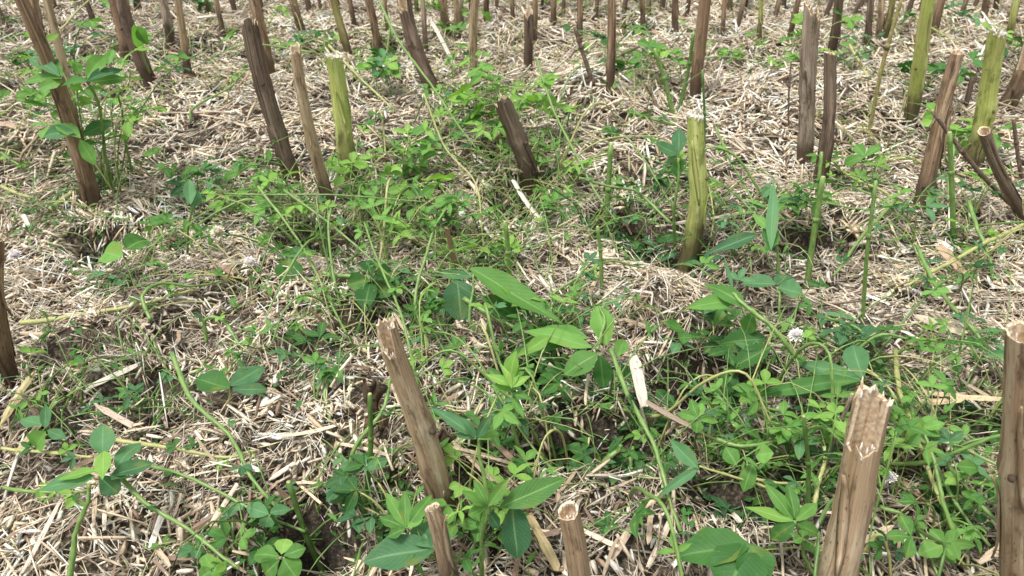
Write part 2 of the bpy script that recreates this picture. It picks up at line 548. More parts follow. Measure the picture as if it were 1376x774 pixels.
# the cut stubs as the photograph shows them
S = [
    # base, top, w0, w1, mat, style, label
    ((122, 284), (16, -30), 27, 17, 'brown', 'ragged', "thick brown stub at the left wrapped by the tall leafy clover", -1.5),
    ((100, 175), (56, -30), 13, 11, 'tan', 'cut', "slim tan stub leaning against the thick brown stub at the left", 0),
    ((62, 66), (42, -30), 17, 14, 'brown', 'cut', "brown stub behind the tan one in the top left corner", 0),
    ((30, 22), (24, -20), 12, 10, 'olive', 'cut', "small olive stub at the very top left corner", 0),
    ((168, 90), (146, -30), 15, 14, 'brown', 'ragged', "brown stub with orange bark left of the darkest pair, top left", 0),
    ((208, 120), (160, -30), 23, 19, 'darkb', 'ragged', "dark brown stub with a clover leaf at its middle, top left", .6),
    ((190, 18), (182, -20), 12, 11, 'grey', 'cut', "short grey stub between two larger ones on the top left edge", 0),
    ((228, 62), (214, -25), 15, 13, 'grey', 'cut', "grey weathered stub left of the orange one near the top", 0),
    ((252, 106), (234, -25), 12, 11, 'tan', 'cut', "slim orange tan stub standing by the dark pocket, top left", 0),
    ((105, 12), (98, -20), 10, 9, 'grey', 'cut', "tiny grey stub on the top edge near the left corner", 0),
    ((366, 105), (334, -30), 20, 17, 'brown', 'ragged', "brown stub just behind the long dark leaning stub", 0),
    ((402, 246), (336, 22), 25, 24, 'darkb', 'ragged', "long dark brown stub leaning left beside the tan and green ones", 1.0),
    ((444, 276), (394, 58), 19, 15, 'tan', 'ragged', "tan stub with a frayed white tip between the dark and green stubs", .4),
    ((472, 244), (446, 72), 27, 23, 'green', 'cut', "yellow green stub with a frayed white top at upper left", .3),
    ((402, 52), (386, -25), 14, 12, 'brown', 'cut', "brown stub rising above the tan frayed one at the top edge", 0),
    ((419, 20), (413, -20), 8, 8, 'grey', 'cut', "thin grey stub left of the olive one on the top edge", 0),
    ((468, 78), (440, -28), 14, 11, 'olive', 'cut', "slim olive stub behind the yellow green stub", 0),
    ((476, 40), (467, -25), 9, 8, 'brown', 'cut', "thin brown stub right of the slim olive stub", 0),
    ((508, 84), (489, -25), 15, 12, 'brown', 'cut', "brown stub standing right of a clover patch near the top", 0),
    ((590, 132), (538, -25), 24, 22, 'darkb', 'split', "split dark stub with peeling strips left of top centre", .5),
    ((606, 58), (596, -25), 15, 13, 'brown', 'ragged', "brown stub with a dark streak left of top centre", 0),
    ((613, 60), (610, -25), 10, 9, 'tan', 'cut', "tan stub touching the streaked brown one at top centre", 0),
    ((623, 45), (621, -25), 7, 7, 'grey', 'cut', "very thin grey stub near top centre", 0),
    ((641, 120), (641, -25), 14, 13, 'tan', 'cut', "straight tan brown stub at top centre", 0),
    ((655, 33), (655, -25), 10, 9, 'brown', 'cut', "small brown stub right behind the straight tan one", 0),
    ((712, 262), (672, 128), 28, 25, 'darkb', 'ragged', "short dark weathered stub broken off at upper centre", 0),
    ((713, 100), (711, 8), 15, 14, 'darkb', 'ragged', "blackish stub among green leaves right of top centre", 0),
    ((719, 60), (720, -25), 9, 9, 'tan', 'cut', "tan stub half hidden behind the blackish one", 0),
    ((741, 40), (742, -25), 10, 9, 'brown', 'cut', "small reddish brown stub right of the blackish one", 0),
    ((779, 62), (779, -25), 10, 9, 'brown', 'cut', "slender brown stub at the top above the straw heap", 0),
    ((820, 122), (823, -25), 14, 12, 'brown', 'ragged', "brown stub with a black streak at the top right of the heap", 0),
    ((859, 54), (861, -25), 9, 8, 'brown', 'cut', "slim brown stub next along the top edge after the streaked one", 0),
    ((850, 10), (850, -20), 9, 8, 'darkb', 'cut', "tiny dark stub on the top edge right of centre", 0),
    ((907, 46), (909, -25), 11, 10, 'brown', 'cut', "plain brown stub left of the thick two tone one", 0),
    ((936, 130), (952, -25), 18, 22, 'brown', 'ragged', "thick two tone brown stub behind the big green stub", .3),
    ((970, 54), (975, -25), 8, 7, 'brown', 'cut', "thin brown stub right of the thick two tone one", 0),
    ((979, 20), (981, -25), 9, 8, 'olive', 'cut', "tiny olive stub on the top edge right of the two tone one", 0),
    ((1021, 58), (1025, -25), 8, 7, 'green', 'cut', "thin green stub on the top edge right of centre", 0),
    ((1060, 60), (1078, -20), 9, 9, 'brown', 'cut', "slim brown stub leaning right beside the rough brown one", 0),
    ((1079, 222), (1092, 2), 22, 24, 'grey', 'ragged', "tall rough grey brown stub with knotty peeling bark at upper right", .4),
    ((1118, 72), (1130, -25), 16, 15, 'darkb', 'cut', "dark stub rising behind the flat topped one at upper right", 0),
    ((1097, 252), (1116, 68), 18, 18, 'darkb', 'cut', "dark flat topped stub close beside the rough grey brown one", -.6),
    ((1165, 64), (1172, -25), 11, 10, 'darkb', 'cut', "dark stub of a close pair near the top right", 0),
    ((1176, 62), (1184, -25), 12, 10, 'tan', 'cut', "pale brown stub of the close pair near the top right", 0),
    ((1188, 62), (1202, -25), 11, 9, 'olive', 'cut', "olive stub right beside the close pair near the top right", 0),
    ((1220, 165), (1254, -28), 20, 18, 'green', 'cut', "tall green stub leaning right near the top right", .3),
    ((1254, 58), (1276, -25), 15, 13, 'brown', 'cut', "brown stub leaning right behind the tall green one", 0),
    ((1240, 282), (1290, 67), 27, 18, 'brown', 'cut', "long brown stub with a clean whitish cut leaning right", .6),
    ((1300, 226), (1346, 36), 28, 24, 'green', 'ragged', "green stub whose upper half is bare grey fibre at the right", -.4),
    ((1342, 152), (1392, 45), 22, 24, 'brown', 'split', "brown split stub leaning right against the right edge", 0),
    ((1296, 150), (1308, 95), 8, 7, 'grey', 'cut', "thin grey stub between the clean cut one and the green fibre one", 0),
    ((1318, 36), (1328, -20), 11, 10, 'brown', 'cut', "small brown stub on the top edge near the right corner", 0),
    ((1358, 66), (1372, -20), 11, 10, 'green', 'cut', "small green stub in the top right corner", 0),
    ((1338, 20), (1342, -20), 8, 7, 'olive', 'cut', "tiny olive stub on the top edge near the right corner", 0),
    ((1384, 300), (1322, 174), 16, 17, 'darkb', 'cut', "dark stub leaning left with a pale cut end at the right edge", 0),
    ((922, 352), (936, 152), 28, 24, 'green', 'cut', "bright green stub with a white cut top right of centre", .2),
    ((14, 516), (-6, 302), 36, 30, 'brown', 'ragged', "broad dark brown stub cut off by the left edge", 0),
    ((600, 702), (516, 428), 46, 31, 'tan', 'split', "tall tan stub with a jagged top left of the bottom centre", .7),
    ((622, 815), (579, 680), 34, 23, 'tan', 'cut', "short brown stub with a bright white cut at the bottom edge", 0),
    ((772, 850), (764, 682), 36, 32, 'tan', 'cut', "upright hollow stub with a ragged white ring at the bottom edge", 0),
    ((1098, 840), (1182, 532), 57, 50, 'tan', 'split', "very thick split brown stub in the lower right foreground", .3),
    ((1350, 850), (1372, 446), 44, 40, 'tan', 'cut', "thick smooth tan stub with a clean cut at the right edge", -.3),
    ((545, 30), (535, -22), 9, 8, 'brown', 'cut', "small brown stub left of the split dark one at the top", 0),
    ((318, 26), (306, -22), 9, 8, 'grey', 'cut', "small grey stub on the top edge left of the dark leaning one", 0),
    ((1000, 12), (1004, -22), 8, 8, 'grey', 'cut', "tiny grey stub on the top edge left of the thin green one", 0),
]

# ------------------------------------------------------------------ straw litter (numpy batches)
PALETTE = np.array([(0.66, 0.55, 0.41), (0.73, 0.64, 0.51), (0.77, 0.72, 0.63), (0.54, 0.425, 0.295),
                    (0.38, 0.27, 0.185), (0.22, 0.15, 0.105), (0.57, 0.51, 0.385), (0.62, 0.49, 0.34), (0.47, 0.47, 0.25)])
PWT = np.array([0.24, 0.25, 0.17, 0.13, 0.08, 0.05, 0.09, 0.05, 0.04])


def unit(a):
    return a / np.maximum(np.linalg.norm(a, axis=1, keepdims=True), 1e-9)


def straw_arrays(x, y, L, W, T, tiltmax, lift, bend, rs, dirbias=None):
    n = len(x)
    e = 0.006
    z = H(x, y)
    gx, gy = (H(x + e, y) - z) / e, (H(x, y + e) - z) / e
    az = rs.uniform(0, 2 * np.pi, n)
    if dirbias is not None:
        az = dirbias + rs.normal(0, 0.30, n)
    d = np.stack([np.cos(az), np.sin(az), np.zeros(n)], 1)
    d[:, 2] = np.clip(gx * d[:, 0] + gy * d[:, 1], -1.2, 1.2) * 0.8 + np.tan(rs.normal(0, tiltmax, n).clip(-1.1, 1.1))
    d = unit(d)
    c = np.stack([x, y, z + lift + np.abs(d[:, 2]) * L * 0.25], 1)
    up = unit(np.stack([-gx, -gy, np.ones(n)], 1) + rs.normal(0, 0.45, (n, 3)))
    s = unit(np.cross(d, up))
    nn = np.cross(s, d)
    return c, d, s, nn, L, W, T, bend


def straw_mesh(name, packs, segs, rs, tints):
    """each straw: triangular splinter of segs segments"""
    allv, allf3, allf4, uvs3, uvs4, col3, col4 = [], [], [], [], [], [], []
    base = 0
    for (c, d, s, nn, L, W, T, bend), tint in zip(packs, tints):
        n = len(c)
        R = segs + 1
        V = np.empty((n, R, 3, 3), np.float32)
        for r in range(R):
            t = r / segs
            off = (t - 0.5) * L
            bow = bend * (4 * (t - 0.5) ** 2 - 0.5)
            wid = 1.0 if 0 < r < segs else rs.uniform(0.45, 1.0, n)
            cc = c + d * off[:, None] + nn * bow[:, None]
            hw, th = (W * 0.5 * wid), (T * wid)
            V[:, r, 0] = cc - s * hw[:, None]
            V[:, r, 1] = cc + s * hw[:, None]
            V[:, r, 2] = cc + nn * th[:, None] + s * (hw * rs.uniform(-.4, .4, n))[:, None]
        idx = base + np.arange(n)[:, None] * (R * 3)
        f4, f3 = [], []
        for r in range(segs):
            for k in range(3):
                a, b = r * 3 + k, r * 3 + (k + 1) % 3
                f4.append(np.stack([idx[:, 0] + a, idx[:, 0] + b, idx[:, 0] + b + 3, idx[:, 0] + a + 3], 1))
        for r, o in ((0, (2, 1, 0)), (segs, (0, 1, 2))):
            f3.append(np.stack([idx[:, 0] + r * 3 + q for q in o], 1))
        uo = rs.uniform(0, 40, n)
        for j, f in enumerate(f4):
            r, k = divmod(j, 3)
            lv0, lv1 = uo + r * L / segs * 40, uo + (r + 1) * L / segs * 40
            k0 = np.full(n, k / 3.0)
            uvs4.append(np.stack([np.stack([k0 + uo, lv0], 1), np.stack([k0 + .33 + uo, lv0], 1),
                                  np.stack([k0 + .33 + uo, lv1], 1), np.stack([k0 + uo, lv1], 1)], 1))
            allf4.append(f)
            col4.append(tint)
        for f in f3:
            allf3.append(f)
            uvs3.append(np.repeat(np.stack([uo, uo], 1)[:, None, :], 3, 1))
            col3.append(tint * 0.9)
        allv.append(V.reshape(-1, 3))
        base += n * R * 3
    V = np.concatenate(allv)
    f4, f3 = np.concatenate(allf4), np.concatenate(allf3)
    me = bpy.data.meshes.new(name)
    me.vertices.add(len(V))
    me.vertices.foreach_set("co", V.ravel())
    nl = f4.size + f3.size
    me.loops.add(nl)
    me.loops.foreach_set("vertex_index", np.concatenate([f4.ravel(), f3.ravel()]).astype(np.int32))
    me.polygons.add(len(f4) + len(f3))
    st = np.concatenate([np.arange(len(f4)) * 4, f4.size + np.arange(len(f3)) * 3])
    me.polygons.foreach_set("loop_start", st.astype(np.int32))
    me.update(calc_edges=True)
    uv = me.uv_layers.new(name="UVMap")
    uv.data.foreach_set("uv", np.concatenate([np.concatenate(uvs4).reshape(-1, 2), np.concatenate(uvs3).reshape(-1, 2)]).astype(np.float32).ravel())
    at = me.attributes.new("tint", 'FLOAT_COLOR', 'FACE')
    cc = np.concatenate([np.concatenate(col4), np.concatenate(col3)])
    cc = np.concatenate([cc, np.ones((len(cc), 1))], 1).astype(np.float32)
    at.data.foreach_set("color", cc.ravel())
    return me


def tints(n, rs, x=None, y=None, brightness=1.0):
    i = rs.choice(len(PALETTE), n, p=PWT / PWT.sum())
    c = PALETTE[i] * rs.uniform(0.78, 1.2, n)[:, None]
    if x is not None:        # patches weathered darker or bleached
        k = 1.05 + 0.45 * vnoise(x, y, 0.22, 21) + 0.65 * vnoise(x, y, 0.06, 22)
        c = c * k[:, None]
    return np.clip(c * brightness, 0.02, 0.86)


def scatter_region(n, x0, x1, y0, y1, rs, fall=None):
    x, y = rs.uniform(x0, x1, n), rs.uniform(y0, y1, n)
    return x, y


def litter(name, layers, segs, rs, label):
    packs, tt = [], []
    for (dens, x0, x1, y0, y1, inview, Lr, Wr, lift, tilt) in layers:
        n = int(dens * (x1 - x0) * (y1 - y0))
        x, y = scatter_region(n, x0, x1, y0, y1, rs)
        vis = np.abs(x) < 0.745 * (y * CP + CAM_H * SP) + 0.06
        keep = vis if inview == 1 else (~vis if inview == 0 else np.ones(n, bool))
        hl = hole_amount(x, y)
        bare = np.clip((vnoise(x, y, 0.11, 31) + 0.5 - 0.74) * 5, 0, 0.7)      # thin spots
        keep &= rs.uniform(0, 1, n) > np.clip(hl * 1.2, 0, 0.72) + bare * 0.35
        x, y = x[keep], y[keep]
        n = len(x)
        # matted tufts: many splinters lie together and roughly parallel
        swirl = vnoise(x, y, 0.12, 41) * 9.0 + rs.normal(0, 0.5, n)
        ncl = max(4, n // 9)
        pick = rs.integers(0, n, ncl)
        cl = rs.integers(0, ncl, n)
        tuft = rs.uniform(0, 1, n) < 0.5
        sd = 0.007 + 0.004 * y
        x = np.where(tuft, x[pick][cl] + rs.normal(0, 1, n) * sd, x)
        y = np.where(tuft, y[pick][cl] + rs.normal(0, 1, n) * sd, y)
        swirl = np.where(tuft, rs.uniform(0, 6.28, ncl)[cl] + rs.normal(0, .05, n), swirl)
        L = rs.uniform(0, 1, n) ** 1.7 * (Lr[1] - Lr[0]) + Lr[0]
        W = rs.uniform(0, 1, n) ** 1.5 * (Wr[1] - Wr[0]) + Wr[0]
        W = np.minimum(W, L * 0.45)
        T = W * rs.uniform(0.2, 0.6, n)
        lf = rs.uniform(lift[0], lift[1], n)
        bend = L * rs.normal(0, 0.05, n) * np.where(W < .0013, 2.6, 1)
        packs.append(straw_arrays(x, y, L, W, T, tilt, lf, bend, rs, swirl))
        tt.append(tints(n, rs, x, y))
    if segs == 2:      # straw heaped and leaning against the foot of every stub
        cs = [at_z(*q[0]) for q in S if q[0][1] < 800]
        bx = np.repeat([c.x for c in cs], 46)
        by = np.repeat([c.y for c in cs], 46)
        n = len(bx)
        ang, rad_ = rs.uniform(0, 6.28, n), np.abs(rs.normal(0.028, 0.012, n))
        x, y = bx + np.cos(ang) * rad_, by + np.sin(ang) * rad_
        L = rs.uniform(.012, .05, n)
        W = rs.uniform(.0015, .005, n)
        packs.append(straw_arrays(x, y, L, W, W * .4, .55, rs.uniform(-.004, .014, n), L * 0, rs, ang + 1.57))
        tt.append(tints(n, rs, x, y))
    me = straw_mesh(name, packs, segs, rs, tt)
    o = link(name, me, 'straw', smooth=False)
    return tag(o, label, 'straw litter', kind='stuff')


rs = np.random.default_rng(5)
#            dens   x0    x1    y0   y1  view   length         width            lift           tilt
litter("straw_litter", [
    (15500, -1.0, 1.0, 0.36, 0.85, 1, (0.005, 0.034), (0.0012, 0.0048), (-0.010, 0.005), 0.22),
    (6000, -1.0, 1.0, 0.36, 0.85, 1, (0.008, 0.022), (0.0035, 0.0075), (-0.006, 0.007), 0.22),
    (9000, -1.0, 1.0, 0.36, 0.85, 1, (0.012, 0.045), (0.0005, 0.0012), (-0.002, 0.010), 0.34),
    (450, -1.0, 1.0, 0.36, 0.85, 1, (0.012, 0.034), (0.006, 0.011), (0.000, 0.009), 0.25),
    (4200, -1.0, 1.0, 0.36, 0.85, 1, (0.015, 0.065), (0.0008, 0.0024), (0.002, 0.012), 0.30),
    (12500, -1.3, 1.3, 0.85, 1.35, 1, (0.008, 0.040), (0.0015, 0.0050), (-0.010, 0.006), 0.24),
    (5000, -1.3, 1.3, 0.85, 1.35, 1, (0.010, 0.026), (0.0040, 0.0085), (-0.006, 0.008), 0.24),
    (6500, -1.3, 1.3, 0.85, 1.35, 1, (0.015, 0.055), (0.0007, 0.0014), (-0.002, 0.012), 0.36),
    (350, -1.3, 1.3, 0.85, 1.35, 1, (0.015, 0.04), (0.007, 0.012), (0.000, 0.010), 0.25),
    (3000, -1.3, 1.3, 0.85, 1.35, 1, (0.02, 0.07), (0.001, 0.0030), (0.002, 0.014), 0.32),
    (11500, -1.9, 1.9, 1.35, 2.2, 1, (0.010, 0.050), (0.0020, 0.0075), (-0.008, 0.012), 0.26),
    (420, -1.2, 1.2, 0.40, 1.35, 1, (0.03, 0.085), (0.0022, 0.0055), (0.004, 0.014), 0.20),
    (420, -2.0, 2.0, 1.35, 2.4, 1, (0.04, 0.12), (0.0035, 0.0080), (0.006, 0.020), 0.20),
], 2, rs, "thick layer of chopped pale straw covering the ground between the stubs")
litter("straw_litter", [
    (7500, -2.9, 2.9, 2.2, 3.6, 1, (0.015, 0.065), (0.0030, 0.010), (-0.004, 0.016), 0.30),
    (3000, -2.8, 2.8, 0.25, 3.6, 0, (0.02, 0.075), (0.0035, 0.009), (-0.006, 0.014), 0.28),
    (1400, -4.2, 4.2, 3.6, 6.5, 2, (0.03, 0.10), (0.006, 0.015), (-0.002, 0.018), 0.30),
    (300, -2.9, 2.9, 2.4, 3.6, 1, (0.06, 0.16), (0.0050, 0.011), (0.010, 0.024), 0.16),
], 1, rs, "chopped straw of the far field seen small towards the top edge")


# ------------------------------------------------------------------ individual straw pieces
def piece(p0, p1, w, t, tint, name="straw_piece", bow=0.0, ragged=0.3, rs_=random):
    """a flat splinter with frayed ends between two points; 2x6 sections with real thickness"""
    p0, p1 = Vector(p0), Vector(p1)
    c = (p0 + p1) / 2
    d = p1 - p0
    L = d.length
    d.normalize()
    up = (Vector((rs_.uniform(-.3, .3), rs_.uniform(-.5, .1), 1))).normalized()
    s = d.cross(up).normalized()
    n = s.cross(d)
    V, F, UV = [], [], []
    R = 6
    for i in range(R):
        t_ = i / (R - 1)
        ww = w * 0.5 * (1 + rs_.uniform(-.15, .15))
        if i in (0, R - 1):
            ww *= rs_.uniform(0.3, 0.95)
        b = d * ((t_ - .5) * L) + n * (bow * (0.5 - 4 * (t_ - .5) ** 2) * 0.5)
        jag = [rs_.uniform(-1, 1) * ragged * w if i in (0, R - 1) else 0 for _ in range(3)]
        V += [b - s * ww + d * jag[0], b + n * t + d * jag[1] + s * ww * .2, b + s * ww + d * jag[2], b - n * t * .5]
        UV += [(q / 4, t_ * L * 40) for q in range(4)]
    for i in range(R - 1):
        for k in range(4):
            a, b_ = i * 4 + k, i * 4 + (k + 1) % 4
            F.append((a, b_, b_ + 4, a + 4))
    F += [(3, 2, 1, 0), tuple((R - 1) * 4 + k for k in range(4))]
    me = mesh(name, V, F, UV)
    at = me.attributes.new("tint", 'FLOAT_COLOR', 'FACE')
    at.data.foreach_set("color", np.tile(np.array([*tint, 1], np.float32), len(me.polygons)))
    o = link(name, me, 'straw', smooth=False)
    o.location = c
    return o


r2 = random.Random(3)
SPWHERE = [["round the leafy clover stub", "behind the lance leaf and dark broken stub", "round the bright green stub", "below the clean cut stub"],
           ["on the mulch by the left edge stub", "left of the tall tan stub", "on the central straw heap", "beside the white flower leaves"],
           ["round the bluish plant at the lower left", "round the foot of the tall tan stub", "round the upright hollow stub", "round the thick split stub"]]
protos = []
for i in range(26):
    L = r2.uniform(0.03, 0.07)
    ci = r2.choice([0, 0, 1, 1, 2, 3, 3, 4, 4, 5, 7])
    c = PALETTE[ci] * r2.uniform(.85, 1.15)
    o = piece((-L / 2, 0, 0), (L / 2, 0, 0), r2.uniform(.003, .0075), r2.uniform(.0008, .002), np.clip(c, 0, .85),
              bow=L * r2.uniform(-.1, .1), rs_=r2)
    o["tone"] = {1: "pale", 2: "whitish", 4: "brown", 5: "dark brown", 7: "tan"}.get(ci, "beige")
    protos.append(o)
k = 0
for i in range(270):
    px, py = r2.uniform(-10, 1386), 150 + 640 * r2.random() ** 0.75
    g = ground(px, py, 0.0)
    if float(hole_amount(g.x, g.y)) > 0.6:
        continue
    o = protos[k] if k < len(protos) else protos[k % 26].copy()
    if k >= len(protos):
        COL.objects.link(o)
    k += 1
    s = 0.55 + 0.5 * r2.random()
    o.location = (g.x, g.y, g.z + 0.012)
    az, e = r2.uniform(0, 6.28), 0.01
    sl = (float(H(g.x + math.cos(az) * e, g.y + math.sin(az) * e)) - g.z) / e
    o.rotation_euler = (r2.uniform(-.6, .6), -math.atan(max(-.8, min(.8, sl))) + r2.gauss(0, .18), az)
    o.scale = (s, s, s)
    tone = o["tone"]
    col_ = min(3, max(0, int(px // 344)))
    row_ = 0 if py < 330 else (1 if py < 560 else 2)
    where = SPWHERE[row_][col_]
    tag(o, tone + " splinter of broken stalk lying loose " + where, "straw piece", tone + " loose splinters " + where)
for o in protos:
    del o["tone"]
for o in COL.objects:
    if o.name.startswith("straw_piece") and "tone" in o:
        del o["tone"]

# splinters and sticks the photograph singles out: (x0,y0,h0)-(x1,y1,h1), width px, tint, label
W_, C_, T_, B_ = (0.55, 0.50, 0.42), (0.66, 0.56, 0.42), (0.46, 0.33, 0.20), (0.24, 0.16, 0.11)
for (a, b, w, tc, lab, nm) in [
    ((282, 211, .02), (372, 180, .025), 7, (0.70, .64, .54), "long whitish split stick lying left of the tan stub in the upper left", "stick"),
    ((850, 474, .055), (866, 546, .03), 13, W_, "broad bright white chip of pith standing on the heap below centre", "chip"),
    ((1298, 536, .03), (1236, 541, .03), 14, (0.56, .42, .26), "tan fibrous straw bundle beside the dark pocket near the right edge", "stalk_fragment"),
    ((1232, 425, .03), (1296, 447, .03), 13, (0.58, .50, .36), "pale flat chip lying on the mulch at mid right", "chip"),
    ((1240, 527, .035), (1345, 537, .03), 9, (0.62, .48, .30), "long tan splinter over the dark pocket near the right edge", "stick"),
    ((998, 535, .03), (1004, 570, .02), 9, W_, "small white chip standing at the rim of the dark pocket right of centre", "chip"),
    ((572, 555, .02), (682, 665, .01), 9, (0.40, .29, .21), "long brown stick running down right from the tall tan stub", "stick"),
    ((690, 245, .03), (728, 298, .015), 7, (0.62, .56, .48), "grey white splinter leaning below the dark broken stub at centre", "stick"),
    ((575, 20, .10), (612, 90, .02), 5, W_, "thin white splinter leaning off the split dark stub near the top", "stick"),
    ((185, 490, .02), (120, 520, .02), 9, (0.66, .6, .5), "pale curled splinter at the lower left of the mulch", "chip"),
    ((30, 770, .005), (85, 665, .02), 7, (0.60, .50, .42), "long grey beige straw running up from the bottom left corner", "stick"),
    ((600, 305, .10), (612, 362, .005), 9, (0.42, .27, .17), "short brown splinter upright behind the tall tan stub", "stick"),
    ((296, 354, .025), (318, 378, .01), 12, (0.28, .19, .14), "dark brown bark chip near the pinkish flower", "chip"),
    ((130, 545, .02), (190, 580, .01), 8, (0.5, .4, .32), "grey beige splinter below the dark pocket at lower left", "chip"),
    ((700, 628, .0), (625, 555, .03), 8, (0.38, .26, .17), "brown stick crossing under the bright sprig at lower centre", "stick"),
    ((862, 690, .0), (818, 765, .0), 9, (0.55, .42, .3), "beige stick at the bottom right of the hollow stub", "stick"),
    ((1190, 640, .01), (1250, 710, .0), 9, (0.42, .28, .18), "brown stick beside the big split stub", "stick"),
    ((710, 690, .02), (750, 765, .0), 12, (0.42, .33, .17), "yellowish dry stem just left of the hollow stub at the bottom", "stick"),
    ((20, 610, .02), (62, 560, .03), 10, (0.44, .38, .19), "yellowish stem piece at the left edge below the broad stub", "stick"),
    ((0, 572, .01), (45, 500, .02), 10, (0.44, .38, .19), "yellowish dry stem running up from the left edge", "stick"),
    ((868, 540, .045), (935, 577, .02), 9, (0.36, .27, .21), "dark brown stick sloping below the white chip", "stick"),
    ((1000, 285, .02), (880, 305, .02), 6, (0.42, .33, .26), "thin brown stick on the mulch right of the green stub", "stick"),
    ((1262, 330, .03), (1300, 372, .01), 12, (0.44, .31, .2), "brown bark piece lying at the far right middle", "chip"),
    ((250, 150, .02), (345, 180, .02), 6, (0.52, .40, .28), "thin tan stick on the mulch left of the white stick", "stick"),
    ((0, 165, .02), (30, 172, .02), 10, (0.40, .28, .2), "brown stalk fragment lying at the left edge near the top", "stick"),
    ((740, 640, .01), (590, 595, .02), 6, (0.45, .34, .24), "thin brown stalk crossing behind the tall tan stub", "stick"),
    ((870, 765, .0), (905, 700, .0), 8, (0.6, .5, .38), "pale stick pointing at the dark three lobed leaf", "stick"),
]:
    p, q = at_z(*a), at_z(*b)
    p.z = max(p.z, float(H(p.x, p.y)) + .006)
    q.z = max(q.z, float(H(q.x, q.y)) + .006)
    ws = w * mpp(p)
    tag(piece(p, q, ws, ws * 0.22, tc, nm, bow=r2.uniform(-.1, .1) * (q - p).length, rs_=r2), lab, "stick" if nm == 'stick' else "wood chip")


# ------------------------------------------------------------------ stubble stalks
def stalk(base, top, w0, w1, mat, style, label, kink=0.0, detail=2, extend=0.06, strips=3, group=None, seed=None,
          fork=0.0):
    """base/top photo points; widths in photo pixels; style of the cut top"""
    rr = random.Random(seed if seed is not None else label)
    if base[1] > 774:
        b = at_z(base[0], base[1], 0.0)
        b.z = float(H(b.x, b.y))
    else:
        b = ground(*base)
    b.z = float(H(b.x, b.y)) if b.z > -0.03 else -0.02
    lean = rr.uniform(-.12, .12)
    hgt_guess = at_y(top[0], top[1], b.y).z - b.z
    t = at_y(top[0], top[1], b.y + lean * hgt_guess)
    r0, r1 = w0 * mpp(b) / 2 * (.9 if base[1] > 135 else .82), w1 * mpp(t) / 2 * (.92 if base[1] > 135 else .84)
    root = empty("stubble_stalk", b, label, "stalk stub", group)
    ax = (t - b)
    L = ax.length
    d = ax.normalized()
    b2 = -d * extend
    t2 = t - b
    sides, rings = (22, 26) if detail == 2 else ((14, 14) if detail == 1 else (9, 8))
    # spine
    u = d.cross(Vector((0, 1, 0.1))).normalized()
    v = d.cross(u)
    kx = [rr.uniform(-1, 1) for _ in range(6)]
    k1, k2, pw = rr.uniform(.2, .8), rr.uniform(-1, 1), rr.uniform(2, 5)
    phase = [rr.uniform(0, 6.28) for _ in range(8)]
    node_t = rr.uniform(.3, .7)
    gouge, ga = (rr.uniform(.1, .45) if mat not in ('green', 'olive') else .05), rr.uniform(.3, 2.8)

    def spine(s):
        bow = math.sin(s * math.pi) * kink * r0 + math.sin(s * 7 + phase[0]) * r0 * 0.12
        return b2.lerp(t2, s) + u * bow + v * (math.sin(s * 5 + phase[1]) * r0 * .15)

    def rad(s, a):
        r = r0 + (r1 - r0) * s
        r *= 1 + 0.22 * math.exp(-(s / .10) ** 2)
        r *= 1 + 0.15 * math.exp(-((s - node_t) / .022) ** 2) * (1 + .5 * math.sin(a + phase[2])) \
            + 0.10 * math.exp(-((s - node_t + .27) / .018) ** 2)
        r *= 1 + 0.045 * math.sin(5 * a + phase[3] + s * 2) + 0.035 * math.sin(9 * a + phase[4] - s * 3) \
            + 0.03 * math.sin(3 * a + s * 19 + phase[5]) + 0.06 * math.sin(a + phase[6] + s * 6)
        r *= 1 - gouge * max(0, math.cos(a - ga)) ** 10 * (0.5 + 0.5 * math.sin(s * 4 + phase[1])) \
            + 0.02 * math.sin(s * 31 + 2 * a)
        return r + (rr.uniform(-.035, .035) * r if detail else 0)

    nj = [rr.uniform(0, 1) for _ in range(sides)]
    jr = (r1 / L)

    def jag(k):
        a = 2 * math.pi * k / sides
        if style == 'cut':
            return jr * (.25 * (1 + math.sin(a + phase[7])) + .12 * nj[k])
        if style == 'ragged':
            return jr * (1.0 * nj[k] ** 2 + .6 * (1 + math.sin(a + phase[7])))
        if style == 'split':      # a tall back shell, the front broken away lower
            f = 1.0 if math.cos(a - 4.2) > -0.45 else 0.0
            return jr * (2.7 * (1 - f) + .8 * nj[k])
        return 0.0
    V, F, UV = [], [], []
    top_ring = []
    for i in range(rings):
        for k in range(sides):
            a = 2 * math.pi * k / sides
            s = i / (rings - 1) * (1 - jag(k))
            p = spine(s)
            r = rad(s, a)
            V.append(p + (u * math.cos(a) + v * math.sin(a)) * r)
            UV.append((k / sides, s * L * 1.0 + i * 0))
            if i == rings - 1:
                top_ring.append((s, a, r))
    for i in range(rings - 1):
        for k in range(sides):
            a, b_ = i * sides + k, i * sides + (k + 1) % sides
            F.append((a, b_, b_ + sides, a + sides))
    # v flips the winding? keep consistent outward normals through recalculation
    me = mesh("bark", V, F, UV)
    bark = link("bark", me, mat, root)
    # rim, inner wall and pith
    V, F, UV = [], [], []
    lv = [(1.0, 0.0), (0.80, 0.001), (0.76, 0.35 * r1 + .002), (0.66, (1.9 if style == 'split' else .9) * r1 + .003), (0.0, (1.5 if style == 'split' else .7) * r1)]
    smin = min(q[0] for q in top_ring)
    for j, (f, dn) in enumerate(lv):
        for k, (s, a, r) in enumerate(top_ring):
            ss = s if j < 2 else (s * .5 + smin * .5 if j == 2 else smin)
            p = spine(ss) - d * (dn + (rr.uniform(0, .0015) if j in (2, 3) else 0))
            V.append(p + (u * math.cos(a) + v * math.sin(a)) * r * f * (1 if j == 0 else rr.uniform(.88, 1.08)) + d * (rr.uniform(-.05, .05) * r1 if j else 0))
            UV.append((k / sides, f))
